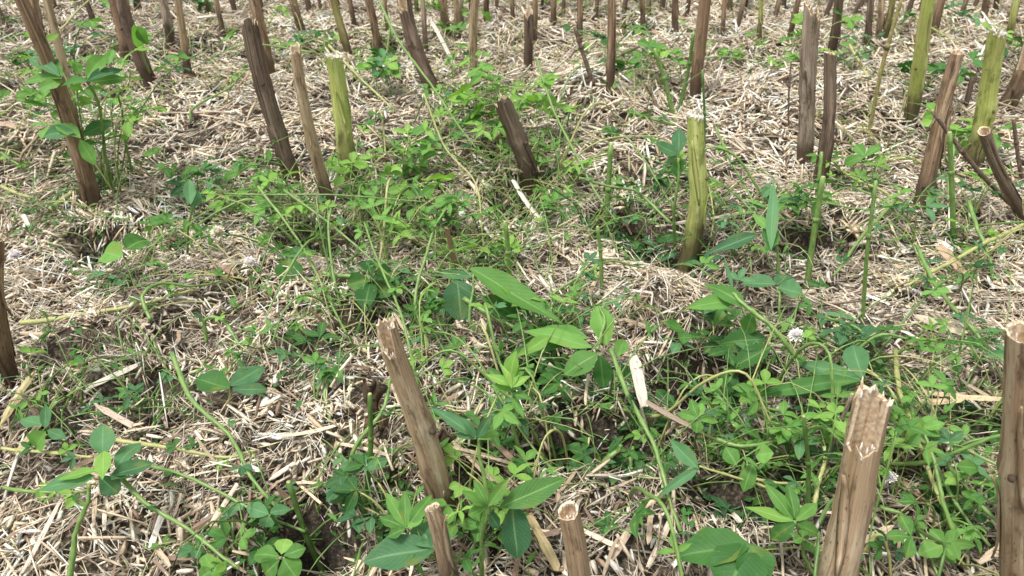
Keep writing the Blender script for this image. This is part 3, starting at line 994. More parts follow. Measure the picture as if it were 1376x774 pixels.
    for j in range(len(lv) - 1):
        for k in range(sides):
            a, b_ = j * sides + k, j * sides + (k + 1) % sides
            F.append((a, b_, b_ + sides, a + sides))
    mc = mesh("core", V, F, UV)
    mc.materials.append(M['wood'])
    mc.materials.append(M['pith'])
    for i, pl in enumerate(mc.polygons):
        if (i >= 2 * sides and style != 'split' and mat in ('green', 'olive', 'brown')) or (style == 'cut' and mat in ('green', 'olive')):
            pl.material_index = 1
    core = link("core", mc, None, root, smooth=False)
    if detail:         # crushed fibres standing round the cut
        fr = []
        live = mat in ('green', 'olive')
        for j in range((70 if live else 12) if detail == 2 else (30 if live else 5)):
            s, a, r = rr.choice(top_ring)
            st = spine(s) + (u * math.cos(a) + v * math.sin(a)) * r * (rr.uniform(.7, 1.04) if live else rr.uniform(.55, .97)) - d * (.003 + (r1 * rr.uniform(0, .45) if live else 0))
            en = st + d * (.003 + r1 * rr.uniform(.05, .55)) + (u * rr.uniform(-1, 1) + v * rr.uniform(-1, 1)) * r1 * .15
            fr.append(tube([st, st.lerp(en, .6), en], [r1 * (.10 if live else .11), r1 * (.08 if live else .07), r1 * .02], 4))
        tag(link("frayed_fibres", mesh("frayed_fibres", *merge(fr)), 'pith' if mat in ('green', 'tan', 'olive') else 'wood', core), kind='stuff')
    # long peeling strips and frayed slivers
    for j in range(strips if detail else 0):
        a = rr.uniform(0, math.pi) if j % 3 else rr.uniform(math.pi, 2 * math.pi)
        s0 = rr.uniform(0.05, .65)
        s1 = min(.97, s0 + rr.uniform(.12, .35))
        wd = rr.uniform(.10, .28) * r0 + .0006
        n = 9
        parts = []
        VV, FF, UU = [], [], []
        peel = rr.uniform(.02, .30) * r0
        for i in range(n):
            q = i / (n - 1)
            s = s0 + (s1 - s0) * q
            aa = a + .25 * math.sin(q * 3 + j)
            rd = Vector(u * math.cos(aa) + v * math.sin(aa))
            tg = Vector(-u * math.sin(aa) + v * math.cos(aa))
            r = (r0 + (r1 - r0) * s) * 1.07 + peel * (abs(q - .5) * 2) ** 4 * 3
            w = wd * (math.sin(min(max(q, .04), .96) * math.pi) ** .5)
            p = spine(s) + rd * r
            VV += [p - tg * w, p + rd * .0012, p + tg * w, p - rd * .001]
            UU += [(.1, s * L), (.15, s * L), (.2, s * L), (.15, s * L)]
        for i in range(n - 1):
            for k in range(4):
                a_, b_ = i * 4 + k, i * 4 + (k + 1) % 4
                FF.append((a_, b_, b_ + 4, a_ + 4))
        FF += [(3, 2, 1, 0), tuple((n - 1) * 4 + k for k in range(4))]
        link("bark_strip", mesh("bark_strip", VV, FF, UU), mat, bark)
    if style in ('ragged', 'split') and detail:
        for j in range(3 if detail == 2 else 1):
            s, a, r = rr.choice(top_ring)
            st = spine(s - .02) + (u * math.cos(a) + v * math.sin(a)) * r * .9
            en = st + d * rr.uniform(.6, 1.6) * r1 + u * rr.uniform(-.3, .3) * r1
            mid = st.lerp(en, .5) + v * .1 * r1
            link("splinter", mesh("splinter", *tube([st, mid, en], [r1 * .14, r1 * .10, r1 * .015], 5)), 'wood', core)
    if detail == 2:    # small scar where a leaf stalk broke off
        a = rr.uniform(.2, .8) * math.pi
        s = node_t
        c = spine(s) + (u * math.cos(a) + v * math.sin(a)) * (r0 * .98)
        rd = (u * math.cos(a) + v * math.sin(a))
        link("leaf_scar", mesh("leaf_scar", *tube([c - rd * .001, c + rd * r0 * .16, c + rd * r0 * .22 + d * r0 * .05],
             [r0 * .22, r0 * .17, r0 * .06], 9)), 'darkb' if mat != 'green' else 'olive', bark)
    return root


for i, (b, t, w0, w1, mat, st, lab, kk) in enumerate(S):
    det = 2 if w0 >= 20 else 1
    stalk(b, t, w0, w1, mat, st, lab, kink=kk + random.Random(i).uniform(-.9, .9), detail=det, strips=5 if w0 > 24 else 3, seed=i * 7 + 1)

# thin stubs filling the far rows, small in the photograph
FARS = [(12, 40), (75, 14), (128, 30), (282, 18), (300, 44), (352, 14), (432, 12), (455, 20), (522, 44), (560, 18), (572, 66), (585, 14),
        (633, 14), (668, 14), (690, 26), (728, 12), (757, 22), (800, 26), (838, 20), (872, 26), (888, 14), (922, 20), (990, 36),
        (1040, 24), (1052, 12), (1108, 22), (1145, 24), (1153, 12), (1215, 26), (1235, 14), (1290, 24), (1306, 12), (1350, 34)]
rf = random.Random(91)
made = []
for i, (px, py) in enumerate(FARS):
    w = rf.uniform(6, 10)
    lean = (px - 688) * .045 + rf.uniform(-6, 6)
    made.append((px, stalk((px, py + 4), (px + lean, py - rf.uniform(55, 85)), w, w * .85, rf.choice(['brown', 'brown', 'darkb', 'grey', 'tan', 'tan', 'olive']),
                 rf.choice(['cut', 'ragged']), "x", detail=0, seed=500 + i, group="thin stubs of the far rows")))
for (px, o) in made:
    near = min(S, key=lambda q: abs(q[0][0] - px) + (abs(q[0][1] - 60) * .3))
    side = "left" if px < near[0][0] else "right"
    words = near[6].split()
    cut = 8
    text = (("pale" if o.children[0].data.materials[0] in (M["tan"], M["grey"]) else "thin") + " far stub just ") + side + " of the " + " ".join(words[:cut])
    while text.split()[-1] in ("the", "of", "at", "a", "near", "behind", "right", "left", "top", "on"):
        text = text.rsplit(" ", 1)[0]
    o["label"] = text

# stubs farther back and out to the sides, standing in the same drill rows
rg = random.Random(17)
for i in range(74):
    if i < 34:
        x, y = rg.uniform(-3.0, 3.0), rg.uniform(3.5, 5.6)
    else:
        y = rg.uniform(.5, 3.4)
        x = rg.choice((-1, 1)) * (0.78 * (y * CP + .32) + rg.uniform(.25, 1.3))
    z = float(H(x, y))
    root = empty("stubble_stalk", (x, y, z), "brown cut stub standing farther back in the stubble", "stalk stub", "distant stubble stubs")
    hgt, r = rg.uniform(.18, .34), rg.uniform(.009, .016)
    lx, ly = rg.uniform(-.05, .05), rg.uniform(-.05, .05)
    path = smooth_path([(-lx * .2, 0, -.04), (lx * .4, ly * .3, hgt * .5), (lx, ly, hgt)], 8)
    v, f, uv = tube(path, [r * (1.15 - .25 * q / 7 + rg.uniform(-.05, .05)) for q in range(8)], 10, False)
    link("bark", mesh("bark", v, f, uv), rg.choice(['brown', 'brown', 'grey', 'darkb', 'tan', 'olive']), root)
    e = path[-1]
    dd = (path[-1] - path[-2]).normalized()
    link("core", mesh("core", *tube([e - dd * .004, e - dd * .001], [r * .9, r * .8], 10)), 'wood', root)



# ------------------------------------------------------------------ leaves
def profile(kind, v):
    if kind == 'obovate':
        return max(0, math.sin(math.pi * v ** 1.35)) ** .75
    if kind == 'ellip':
        return max(0, math.sin(math.pi * v)) ** .8
    if kind == 'lance':
        return max(0, math.sin(math.pi * v ** .8)) ** 1.1
    if kind == 'round':
        return max(0, 1 - (2 * v - 1) ** 2) ** .5
    if kind == 'toothed':
        return max(0, math.sin(math.pi * v ** .9)) ** .8 * (1 + .10 * math.sin(v * 60))
    return 1


def leaf_grid(Lx, Wd, kind, nu, nv, fold, curl, rr, thick=0.0):
    """leaf along +Y, normal +Z; cupped along the midrib and drooping to its tip"""
    V, UV, F = [], [], []
    tw = rr.uniform(-.35, .35)
    e1, e2 = rr.uniform(8, 20), rr.uniform(0, 6)
    ph = rr.uniform(0, 6)
    for j in range(nv + 1):
        v = j / nv
        w = Wd * .5 * profile(kind, min(max(v, 0.012), .994)) * (1 + .05 * math.sin(v * e1 + e2))
        y = Lx * v
        z = -curl * Lx * v * v + .02 * Lx * math.sin(v * 7 + ph)
        for i in range(nu + 1):
            s = 2 * i / nu - 1
            zz = fold * w * abs(s) ** 1.3 + .05 * w * math.sin(v * 16 + 2 * s + ph) * abs(s)
            V.append(Vector((s * w, y, z + zz + tw * s * w * v)))
            UV.append((i / nu, v))
    for j in range(nv):
        for i in range(nu):
            a = j * (nu + 1) + i
            F.append((a, a + 1, a + nu + 2, a + nu + 1))
    return V, F, UV


def xform(part, m):
    v, f, u = part
    return [m @ q for q in v], f, u


def trefoil(size, kind, ratio, rr, nu=2, nv=5, spread=70, pet=0.6):
    """one mesh: petiole and three leaflets; origin at the foot of the petiole, petiole along +Y"""
    parts = []
    e = Vector((0, pet * size, .10 * size))
    v, f, u = tube(smooth_path([(0, 0, 0), (0, pet * size * .5, .10 * size), e], 4), size * .028, 4, False)
    parts.append((v, f, [(.5, q[1] * .1) for q in u]))
    for a in (-spread, 0, spread):
        lf = leaf_grid(size * rr.uniform(.9, 1.1), size * ratio, kind, nu, nv, rr.uniform(.15, .45), rr.uniform(.0, .35), rr)
        m = Matrix.Translation(e) @ Matrix.Rotation(math.radians(a + rr.uniform(-12, 12)), 4, 'Z') @ \
            Matrix.Rotation(rr.uniform(-.35, .3), 4, 'X') @ Matrix.Rotation(rr.uniform(-.35, .35), 4, 'Y')
        parts.append(xform(lf, m))
    return merge(parts)


rl = random.Random(23)
LEAFM = {}
for key, kind, ratio, mats in (('clover', 'obovate', .62, ('leaf', 'blue', 'dark', 'lime')),
                               ('narrow', 'lance', .34, ('leaf', 'blue', 'lime')),
                               ('oval', 'ellip', .48, ('leaf', 'blue', 'dark'))):
    for mt in mats:
        LEAFM[(key, mt)] = []
        for q in range(6):
            me = mesh("leaf", *trefoil(1.0, kind, ratio, rl, 4, 7, pet=rl.uniform(.4, 1.2)))
            me.materials.append(M[mt])
            me.polygons.foreach_set("use_smooth", np.ones(len(me.polygons), bool))
            LEAFM[(key, mt)].append(me)
KINDS = list(LEAFM)


def put_leaf(me, parent, loc, direction, size, rr):
    o = bpy.data.objects.new("leaf", me)
    COL.objects.link(o)
    o.parent = parent
    d = Vector(direction).normalized()
    q = d.to_track_quat('Y', 'Z')
    o.rotation_mode = 'QUATERNION'
    o.rotation_quaternion = q @ Matrix.Rotation(rr.uniform(-.4, .4), 3, 'Y').to_quaternion()
    o.location = loc
    o.scale = (size,) * 3
    return o


def sprig(pos, height, nst, size, kinds, rr, label, group, spread=1.0, stem_r=.0011, azr=None):
    root = empty("clover_plant", pos, label, "clover plant", group)
    for s in range(nst):
        az = rr.uniform(0, 2 * math.pi) if azr is None else rr.uniform(*azr)
        h = height * rr.uniform(.55, 1.15)
        out = h * rr.uniform(.2, 1.0) * spread
        dx, dy = math.cos(az), math.sin(az)
        p = [(0, 0, -.02), (dx * out * .25, dy * out * .25, h * .45), (dx * out * .65, dy * out * .65, h * .85),
             (dx * out * 1.05, dy * out * 1.05, h)]
        path = smooth_path(p, 8)
        link("stem", mesh("stem", *tube(path, [stem_r * (1.3 - .07 * q) for q in range(8)], 5)),
             rr.choice(['stem', 'stem', 'pale', 'dstem']), root)
        nl = rr.choice([2, 3, 4]) if height > .05 else rr.choice([1, 2])
        mt = rr.choice(kinds)
        for j in range(nl):
            t = 1 - j * rr.uniform(.16, .24)
            q = path[max(0, min(7, int(round(t * 7))))]
            a2 = az + (0 if j == 0 else rr.choice((-1, 1)) * rr.uniform(.6, 1.9))
            dr = (math.cos(a2), math.sin(a2), rr.uniform(-.1, .8))
            put_leaf(rr.choice(LEAFM[mt]), root, q, dr, size * rr.uniform(.7, 1.2), rr)
    return root


# clumps of growth: px, py, spread x, spread y, how many, height m, leaf m, kinds, group words
CL = [k for k in KINDS if k[0] == 'clover']
NR = [k for k in KINDS if k[0] == 'narrow']
OV = [k for k in KINDS if k[0] == 'oval']
LT = [k for k in KINDS if k[1] in ('leaf', 'lime')]
DK = [k for k in KINDS if k[1] in ('dark', 'blue')]
CLUMP_KEEP = 0.58
CLUMPS = [
    (140, 255, 34, 14, 13, .27, .030, LT, "hugging the tall leafy clover at the left"),
    (70, 110, 60, 30, 5, .07, .026, DK, "on the mulch left of the leafy clover"),
    (230, 95, 40, 20, 4, .06, .028, CL, "near the slim orange tan stub"),
    (590, 60, 40, 25, 5, .10, .028, LT, "right of the split dark stub"),
    (990, 90, 50, 30, 5, .08, .026, LT, "between the two tone and rough stubs"),
    (1180, 60, 50, 20, 4, .09, .028, DK, "behind the thin olive rod"),
    (620, 150, 40, 30, 6, .12, .028, LT, "left above the dark broken stub"),
    (520, 330, 60, 30, 6, .09, .024, LT, "between the rosette and the lance leaf"),
    (240, 330, 30, 14, 3, .05, .022, OV, "beside the round leaf pair"),
    (130, 175, 40, 30, 9, .16, .026, LT + CL, "around the thick brown stub at the left"),
    (60, 300, 60, 25, 5, .04, .020, DK, "low in the mulch at the left"),
    (265, 290, 16, 25, 3, .10, .026, OV, "left of the vines at mid left"),
    (370, 290, 60, 35, 9, .10, .026, LT, "in the vine patch left of centre"),
    (460, 270, 50, 30, 9, .11, .028, LT, "at the foot of the yellow green stub"),
    (400, 80, 60, 30, 6, .09, .030, CL + LT, "behind the green and tan stubs"),
    (500, 110, 40, 25, 5, .10, .030, CL, "behind the split dark stub"),
    (560, 240, 50, 60, 8, .12, .026, LT, "left of the dark broken stub"),
    (670, 190, 55, 50, 15, .14, .030, LT, "crowding the dark broken stub at centre"),
    (730, 260, 50, 45, 13, .12, .026, LT + NR, "right of the dark broken stub"),
    (740, 130, 40, 25, 5, .10, .028, CL, "beside the straw heap at the top"),
    (820, 90, 45, 25, 6, .11, .032, CL, "round the dark streaked stub"),
    (890, 110, 40, 25, 5, .10, .032, CL, "in front of the thick two tone stub"),
    (870, 270, 50, 30, 7, .07, .024, OV + DK, "left of the bright green stub"),
    (960, 300, 50, 50, 7, .10, .024, NR + OV, "right of the bright green stub"),
    (1040, 300, 40, 50, 6, .11, .024, OV, "below the rough grey brown stub"),
    (1160, 260, 30, 16, 4, .06, .028, LT, "near the thin green rods at upper right"),
    (1260, 320, 60, 50, 7, .09, .022, NR, "at the foot of the clean cut stub"),
    (1120, 95, 30, 25, 5, .09, .032, CL, "between the dark stubs at upper right"),
    (1240, 130, 30, 20, 4, .10, .030, DK + CL, "beside the tall green stub"),
    (1330, 70, 60, 40, 7, .09, .030, CL + NR, "among the stubs in the upper right corner"),
    (1310, 210, 60, 20, 5, .07, .028, LT, "round the green fibre stub"),
    (30, 30, 60, 30, 4, .10, .034, DK, "in the top left corner"),
    (140, 40, 60, 20, 4, .09, .030, CL, "between the top left stubs"),
    (300, 20, 80, 12, 6, .08, .034, CL, "along the top edge at the left"),
    (700, 20, 200, 12, 7, .08, .032, CL, "along the top edge at the centre"),
    (1050, 20, 150, 14, 7, .09, .032, CL, "along the top edge at the right"),
    (640, 340, 60, 30, 9, .10, .024, NR + LT, "under the large lance leaf"),
    (740, 440, 55, 40, 11, .07, .022, OV + NR, "in the leafy hollow at centre"),
    (830, 560, 90, 30, 7, .04, .026, DK, "down in the central hollow"),
    (960, 510, 60, 30, 6, .05, .026, DK, "down in the dark pocket right of centre"),
    (1100, 470, 50, 40, 4, .06, .020, OV + NR, "round the white flower"),
    (1160, 490, 40, 30, 4, .05, .020, OV, "right of the white flower"),
    (1000, 620, 60, 40, 9, .06, .022, OV + NR, "at the rim of the lower right hollow"),
    (1080, 660, 50, 40, 9, .08, .024, LT, "behind the thick split stub"),
    (1230, 590, 40, 50, 6, .07, .018, OV, "right of the thick split stub"),
    (1260, 700, 50, 30, 6, .05, .018, OV, "by the bottom right corner"),
    (660, 600, 40, 50, 6, .10, .020, NR + OV, "below the bright sprig"),
    (640, 700, 60, 40, 8, .08, .022, OV + LT, "round the short white cut stub"),
    (540, 700, 40, 30, 5, .06, .022, OV, "left of the short white cut stub"),
    (380, 730, 40, 30, 4, .03, .020, CL, "at the bottom left of centre"),
    (300, 760, 50, 14, 2, .03, .018, CL, "at the bottom left"),
    (60, 560, 40, 30, 3, .04, .020, CL, "at the left edge below the broad stub"),
    (180, 550, 50, 40, 2, .025, .016, DK, "low in the lower left mulch"),
    (420, 500, 60, 60, 5, .04, .020, OV + DK, "left of the tall tan stub"),
    (520, 400, 70, 40, 6, .06, .020, OV + DK, "above the tall tan stub"),
    (170, 400, 60, 20, 3, .03, .016, DK, "low at the left middle"),
    (1330, 480, 40, 30, 3, .05, .020, OV, "near the right edge"),
    (910, 640, 60, 40, 4, .05, .020, OV, "below the dark brown stick"),
]
CLEAR = [ground(712, 262), ground(402, 246), ground(444, 276), ground(472, 244), ground(922, 352), ground(122, 284)]


def in_heap(x, y):
    if any(c.y - .30 < y < c.y + .02 and abs(x - c.x) < .05 for c in CLEAR) and int(x * 7919) % 3:
        return True
    return any(((x - hx) / hsx) ** 2 + ((y - hy) / hsy) ** 2 < 1.1 and i < 3 for i, (hx, hy, hsx, hsy, _d) in enumerate(PS))


HW = ["left of the bright green stub", "touching the bright green stub", "under the white flower leaves",
      "at lower centre", "under the central lance leaves", "left of the thick split stub",
      "beside the thick tan stub at right", "below the rough grey brown stub", "below the leafy clover at left",
      "above the long pale stem at left", "in the lower left mulch", "right of the broad left edge stub",
      "at the bottom left of centre", "above the long level pale stem", "above the tall tan stub", "left of the tall tan stub",
      "by the left edge in the lower half", "at the foot of the orange tan stub"]
ORD = ["leftmost", "second from the left", "third from the left", "fourth from the left", "fifth from the left",
       "sixth from the left", "seventh from the left", "eighth from the left", "ninth from the left", "tenth from the left",
       "eleventh from the left", "twelfth from the left"]
for ci, (px, py, sx, sy, n, h, ls, kinds, words) in enumerate(CLUMPS):
    rr = random.Random(100 + ci)
    n = max(2, round(n * CLUMP_KEEP * (0.75 if py > 380 or n > 8 else 1.0)))
    made = []
    for i in range(n):
        g = ground(px + rr.gauss(0, sx * .6), max(4, py + rr.gauss(0, sy * .6)))
        if in_heap(g.x, g.y):
            continue
        made.append((g.x / (g.y + .4), sprig(g, h * (.75 if 150 < py < 380 and h < .2 else 1) * rr.uniform(.7, 1.15), rr.choice([1, 2, 2, 3]), ls * rr.uniform(.65, 1.1) * (1.25 if py < 350 else 1.0), kinds, rr,
                     "x", "clover plants " + words, spread=.9)))
    made.sort(key=lambda q: q[0])
    for i, (_, o) in enumerate(made):
        o["label"] = ORD[min(i, 11)] + " small clover plant " + words
for hi, (cx, cy, sx, sy, d) in enumerate(HS[:7]):
    rr = random.Random(700 + hi)
    made = []
    for i in range(3 if hi < 9 else 2):
        x, y = cx + rr.gauss(0, sx * .45), cy + rr.gauss(0, sy * .5) + .01
        made.append((x, sprig((x, y, float(H(x, y))), rr.uniform(.04, .075), 3, rr.uniform(.020, .030), DK, rr, "x",
                              "dark clover plants rooted in the hollows", spread=1.1)))
    made.sort(key=lambda q: q[0])
    for i, (_, o) in enumerate(made):
        o["label"] = ORD[i] + " dark plant in the hollow " + HW[hi]
rr = random.Random(900)
for i in range(30):        # outside the frame and beyond its top edge
    y = rr.uniform(.6, 5.0)
    x = rr.choice((-1, 1)) * (0.74 * (y * CP + .32) + rr.uniform(.05, 1.0)) if y < 3.4 else rr.uniform(-3, 3)
    sprig((x, y, float(H(x, y))), .10, 2, .028, CL + LT, rr, "clover plant growing among the far stubble",
          "clover plants of the far stubble")


# ------------------------------------------------------------------ hero leaves given by photograph points
def leaflet_between(p, q, wpx, kind, mat, parent, origin, rr, fold=.25, curl=.12, name="leaflet", face=.6):
    p, q = Vector(p), Vector(q)
    L = (q - p).length
    w = 1.15 * wpx * mpp(p)
    d = (q - p).normalized()
    cam_dir = (Vector((0, 0, CAM_H)) - p).normalized()
    n = (Vector((0, 0, 1)) * (1 - face) + cam_dir * face + Vector((rr.uniform(-.25, .25), rr.uniform(-.1, .1), 0))).normalized()
    s = d.cross(n)
    s = s.normalized() if s.length > .05 else Vector((1, 0, 0))
    nn = s.cross(d)
    V, F, UV = leaf_grid(L, w, kind, 6, 14 if kind != 'toothed' else 30, fold, curl, rr)
    m = Matrix(((s.x, d.x, nn.x, 0), (s.y, d.y, nn.y, 0), (s.z, d.z, nn.z, 0), (0, 0, 0, 1)))
    V = [m @ v for v in V]
    o = link(name, mesh(name, V, F, UV), mat, parent)
    o.location = p - origin
    return o


def hero(label, stems, leaves, cat="leafy plant", name="leafy_plant", seed=0, face=.6):
    """stems: (polyline of (px,py,h), width px, material); leaves: (px,py,h)->(px,py,h), width px, kind, material"""
    rr = random.Random(label)
    allp = [at_z(*p) for st in stems for p in st[0]]
    o0 = at_z(*(stems[0][0][0] if stems else leaves[0][0]))
    org = Vector((o0.x, o0.y, float(H(o0.x, o0.y))))
    root = empty(name, org, label, cat)
    for (pts, w, mt) in stems:
        P = [at_z(*p) for p in pts]
        n = max(8, len(P) * 5)
        n = len(P) * 8
        path = [p - org for p in smooth_path(P, n)]
        r = w * mpp(P[0]) / 2 * (.68 if w > 6 and len(leaves) == 0 else .85)
        path = [p + Vector((rr.uniform(-1, 1), rr.uniform(-1, 1), rr.uniform(-1, 1))) * r * .12 + Vector((abs((i % 18) - 9) / 4.5 - 1, 0, abs(((i + 6) % 18) - 9) / 9 - .5)) * r * .9 for i, p in enumerate(path)]
        ta = rr.uniform(.35, .55)
        rad = [r * (1.08 - ta * i / n) * (1.28 if i % 9 == 5 else 1.0) * rr.uniform(.97, 1.03) for i in range(n)]
        link("stem", mesh("stem", *tube(path, rad, 8)), mt, root)
        if not leaves and w > 3:      # small side shoots on the bare trailing stems
            for q in range(rr.choice([2, 3, 4])):
                i = rr.randrange(n // 4, n)
                put_leaf(rr.choice(LEAFM[rr.choice(CL + OV)]), root, path[i],
                         (rr.uniform(-1, 1), rr.uniform(-1, .6), rr.uniform(0, .8)), rr.uniform(.009, .015), rr)
    for (a, b, w, kd, mt) in leaves:
        leaflet_between(at_z(*a), at_z(*b), w, kd, mt, root, org, rr, fold=rr.uniform(.10, .5), curl=rr.uniform(.02, .32), face=face)
    return root


hero("bluish leafy plant with a lime heart at the lower left",
     [([(90, 776, .01), (108, 705, .05), (120, 650, .085)], 9, 'stem')],
     [((138, 612, .09), (137, 567, .11), 28, 'ellip', 'blue'), ((128, 640, .085), (46, 657, .075), 24, 'lance', 'blue'),
      ((132, 632, .088), (72, 640, .09), 13, 'lance', 'lime'), ((138, 645, .088), (137, 603, .10), 20, 'obovate', 'lime'),
      ((150, 640, .08), (206, 618, .075), 24, 'ellip', 'blue'), ((155, 628, .08), (187, 590, .08), 22, 'ellip', 'blue'),
      ((132, 640, .085), (160, 662, .07), 26, 'obovate', 'blue'), ((150, 645, .085), (178, 640, .07), 26, 'ellip', 'blue')], face=.35)
hero("long trailing stem running from the bluish plant down to the bottom edge",
     [([(158, 640, .07), (205, 682, .05), (262, 718, .035), (322, 765, .02)], 9, 'stem')], [], "trailing stem", "trailing_stem")
hero("pale stem lying level just behind the bluish plant",
     [([(0, 602, .02), (60, 608, .025), (125, 614, .03)], 7, 'pale'), ([(2, 655, .01), (60, 662, .015), (115, 660, .02)], 6, 'stem')], [],
     "trailing stem", "trailing_stem")
hero("three leaflet plant with water speckled leaves on the open mulch at left",
     [([(306, 560, .0), (306, 545, .02), (308, 520, .045)], 5, 'pale')],
     [((309, 522, .045), (263, 508, .045), 31, 'ellip', 'dark'), ((309, 519, .045), (356, 487, .045), 27, 'ellip', 'blue'),
      ((312, 523, .045), (360, 522, .04), 16, 'ellip', 'blue')], face=.35)
hero("dark five leaflet rosette lying left of centre",
     [([(430, 366, .04), (465, 372, .04), (498, 374, .04)], 8, 'stem')],
     [((499, 373, .045), (494, 346, .05), 21, 'obovate', 'dark'), ((501, 373, .045), (527, 366, .045), 22, 'obovate', 'dark'),
      ((498, 376, .045), (466, 382, .045), 20, 'obovate', 'dark'), ((498, 378, .045), (488, 409, .04), 26, 'obovate', 'dark'),
      ((501, 378, .045), (524, 398, .04), 24, 'obovate', 'dark')], face=.5)
hero("thick pale green stem lying level left of the dark rosette",
     [([(395, 374, .025), (425, 375, .03), (470, 368, .03), (484, 366, .03)], 9, 'stem')], [], "trailing stem", "trailing_stem")
hero("folded bluish leaf pair at mid left beside the vines",
     [([(375, 395, .0), (376, 370, .02), (378, 345, .05)], 4, 'stem')],
     [((374, 342, .05), (426, 335, .05), 14, 'ellip', 'blue'), ((388, 346, .05), (391, 384, .02), 30, 'ellip', 'dark')])
hero("large pale green lance leaf plant at the centre",
     [([(640, 470, -.01), (632, 420, .03), (636, 368, .07)], 6, 'stem'), ([(585, 365, .06), (610, 369, .06), (640, 372, .065)], 4, 'stem')],
     [((632, 362, .085), (756, 424, .06), 34, 'lance', 'leaf'), ((640, 372, .065), (578, 366, .06), 12, 'lance', 'blue'),
      ((614, 374, .06), (621, 430, .02), 40, 'ellip', 'blue'), ((648, 400, .05), (700, 425, .03), 26, 'ellip', 'dark')])
hero("spray of long smooth leaves over the leafy hollow at centre",
     [([(850, 560, -.03), (825, 510, .03), (805, 475, .065)], 7, 'stem'), ([(800, 470, .065), (812, 440, .075), (806, 412, .09)], 6, 'stem')],
     [((795, 466, .065), (697, 438, .055), 22, 'lance', 'leaf'), ((790, 455, .065), (715, 432, .065), 20, 'lance', 'leaf'),
      ((803, 475, .07), (757, 502, .05), 30, 'ellip', 'leaf'), ((806, 478, .07), (812, 522, .03), 24, 'ellip', 'dark'),
      ((816, 464, .06), (802, 408, .09), 28, 'ellip', 'leaf'), ((740, 452, .06), (694, 478, .05), 16, 'lance', 'lime'),
      ((760, 446, .05), (730, 470, .04), 20, 'ellip', 'dark'), ((830, 480, .06), (840, 450, .06), 18, 'ellip', 'leaf')])
hero("large bluish leaves spreading left from one node below the white flower",
     [([(1190, 600, -.01), (1176, 555, .04), (1157, 511, .075)], 7, 'stem')],
     [((1156, 510, .075), (1063, 481, .07), 20, 'lance', 'blue'), ((1155, 512, .075), (1001, 518, .06), 20, 'lance', 'dark'),
      ((1159, 509, .075), (1142, 452, .09), 28, 'ellip', 'blue'), ((1152, 515, .07), (1058, 527, .055), 14, 'lance', 'blue')])
hero("dark toothed leaves hanging over the pocket right of centre",
     [([(1050, 500, -.02), (1045, 480, .02), (1030, 462, .04)], 4, 'dstem')],
     [((1036, 466, .04), (978, 492, .02), 26, 'toothed', 'dark'), ((1030, 455, .045), (965, 458, .03), 28, 'toothed', 'dark'),
      ((1020, 470, .035), (985, 450, .035), 24, 'toothed', 'blue'), ((990, 500, .0), (960, 530, -.02), 26, 'toothed', 'dark')])
hero("long stem with lance leaves rising right of the straw heap",
     [([(1100, 508, .02), (1060, 465, .055), (1020, 425, .08), (985, 395, .09)], 9, 'stem'),
      ([(1100, 508, .02), (1140, 530, .01), (1170, 545, .0)], 8, 'stem')],
     [((1004, 412, .085), (944, 372, .10), 20, 'lance', 'leaf'), ((990, 404, .08), (920, 412, .08), 20, 'lance', 'leaf'),
      ((1012, 420, .075), (1000, 452, .04), 20, 'ellip', 'leaf'), ((985, 395, .09), (973, 340, .12), 5, 'lance', 'blue')])
hero("upright bluish leaves beside the rough brown stub at mid right",
     [([(1050, 400, .0), (1046, 350, .06), (1040, 322, .09)], 5, 'stem')],
     [((1036, 336, .09), (1040, 238, .155), 14, 'lance', 'blue'), ((1033, 338, .085), (1040, 290, .11), 22, 'ellip', 'dark'),
      ((1018, 316, .09), (952, 334, .075), 18, 'lance', 'blue'), ((1038, 310, .10), (1010, 285, .11), 12, 'lance', 'leaf')])
hero("flat bluish trefoil on the mulch at mid right",
     [([(1050, 440, .0), (1048, 410, .03), (1044, 385, .05)], 5, 'stem')],
     [((1042, 383, .05), (997, 374, .05), 24, 'ellip', 'blue'), ((1046, 386, .05), (1080, 394, .045), 28, 'ellip', 'blue'),
      ((1044, 384, .05), (1060, 362, .05), 20, 'ellip', 'blue')], face=.4)
hero("two round leaves side by side on the mulch at left",
     [([(170, 350, .0), (167, 344, .015), (165, 338, .03)], 3, 'stem')],
     [((163, 346, .03), (134, 334, .035), 30, 'round', 'leaf'), ((170, 334, .03), (198, 316, .035), 28, 'round', 'leaf')], "seedling", "seedling", face=.7)
hero("big dark three lobed leaf at the bottom edge",
     [([(1040, 790, .0), (1020, 760, .03), (1005, 738, .06)], 6, 'dstem')],
     [((1008, 734, .06), (912, 735, .06), 46, 'ellip', 'dark'), ((1006, 732, .06), (975, 800, .05), 62, 'ellip', 'dark'),
      ((1002, 730, .062), (1026, 790, .05), 44, 'ellip', 'dark')], face=.35)
hero("broad bluish three lobed leaf beside the white cut stub",
     [([(640, 775, .0), (610, 745, .04), (585, 735, .06)], 5, 'stem')],
     [((588, 735, .06), (487, 752, .055), 42, 'ellip', 'blue'), ((585, 735, .062), (553, 698, .065), 34, 'ellip', 'blue'),
      ((580, 738, .06), (600, 712, .065), 34, 'ellip', 'blue')], face=.35)
hero("palm shaped light green leaf cluster left of the white cut stub",
     [([(600, 760, .0), (570, 735, .04), (546, 708, .075)], 4, 'stem')],
     [((546, 708, .075), (519, 662, .09), 15, 'ellip', 'leaf'), ((546, 707, .075), (543, 660, .095), 15, 'ellip', 'leaf'),
      ((548, 707, .075), (580, 664, .09), 16, 'ellip', 'leaf'), ((548, 709, .075), (568, 690, .08), 15, 'ellip', 'leaf'),
      ((545, 709, .075), (508, 692, .075), 16, 'ellip', 'leaf'), ((544, 711, .075), (520, 720, .07), 14, 'ellip', 'leaf')], face=.5)
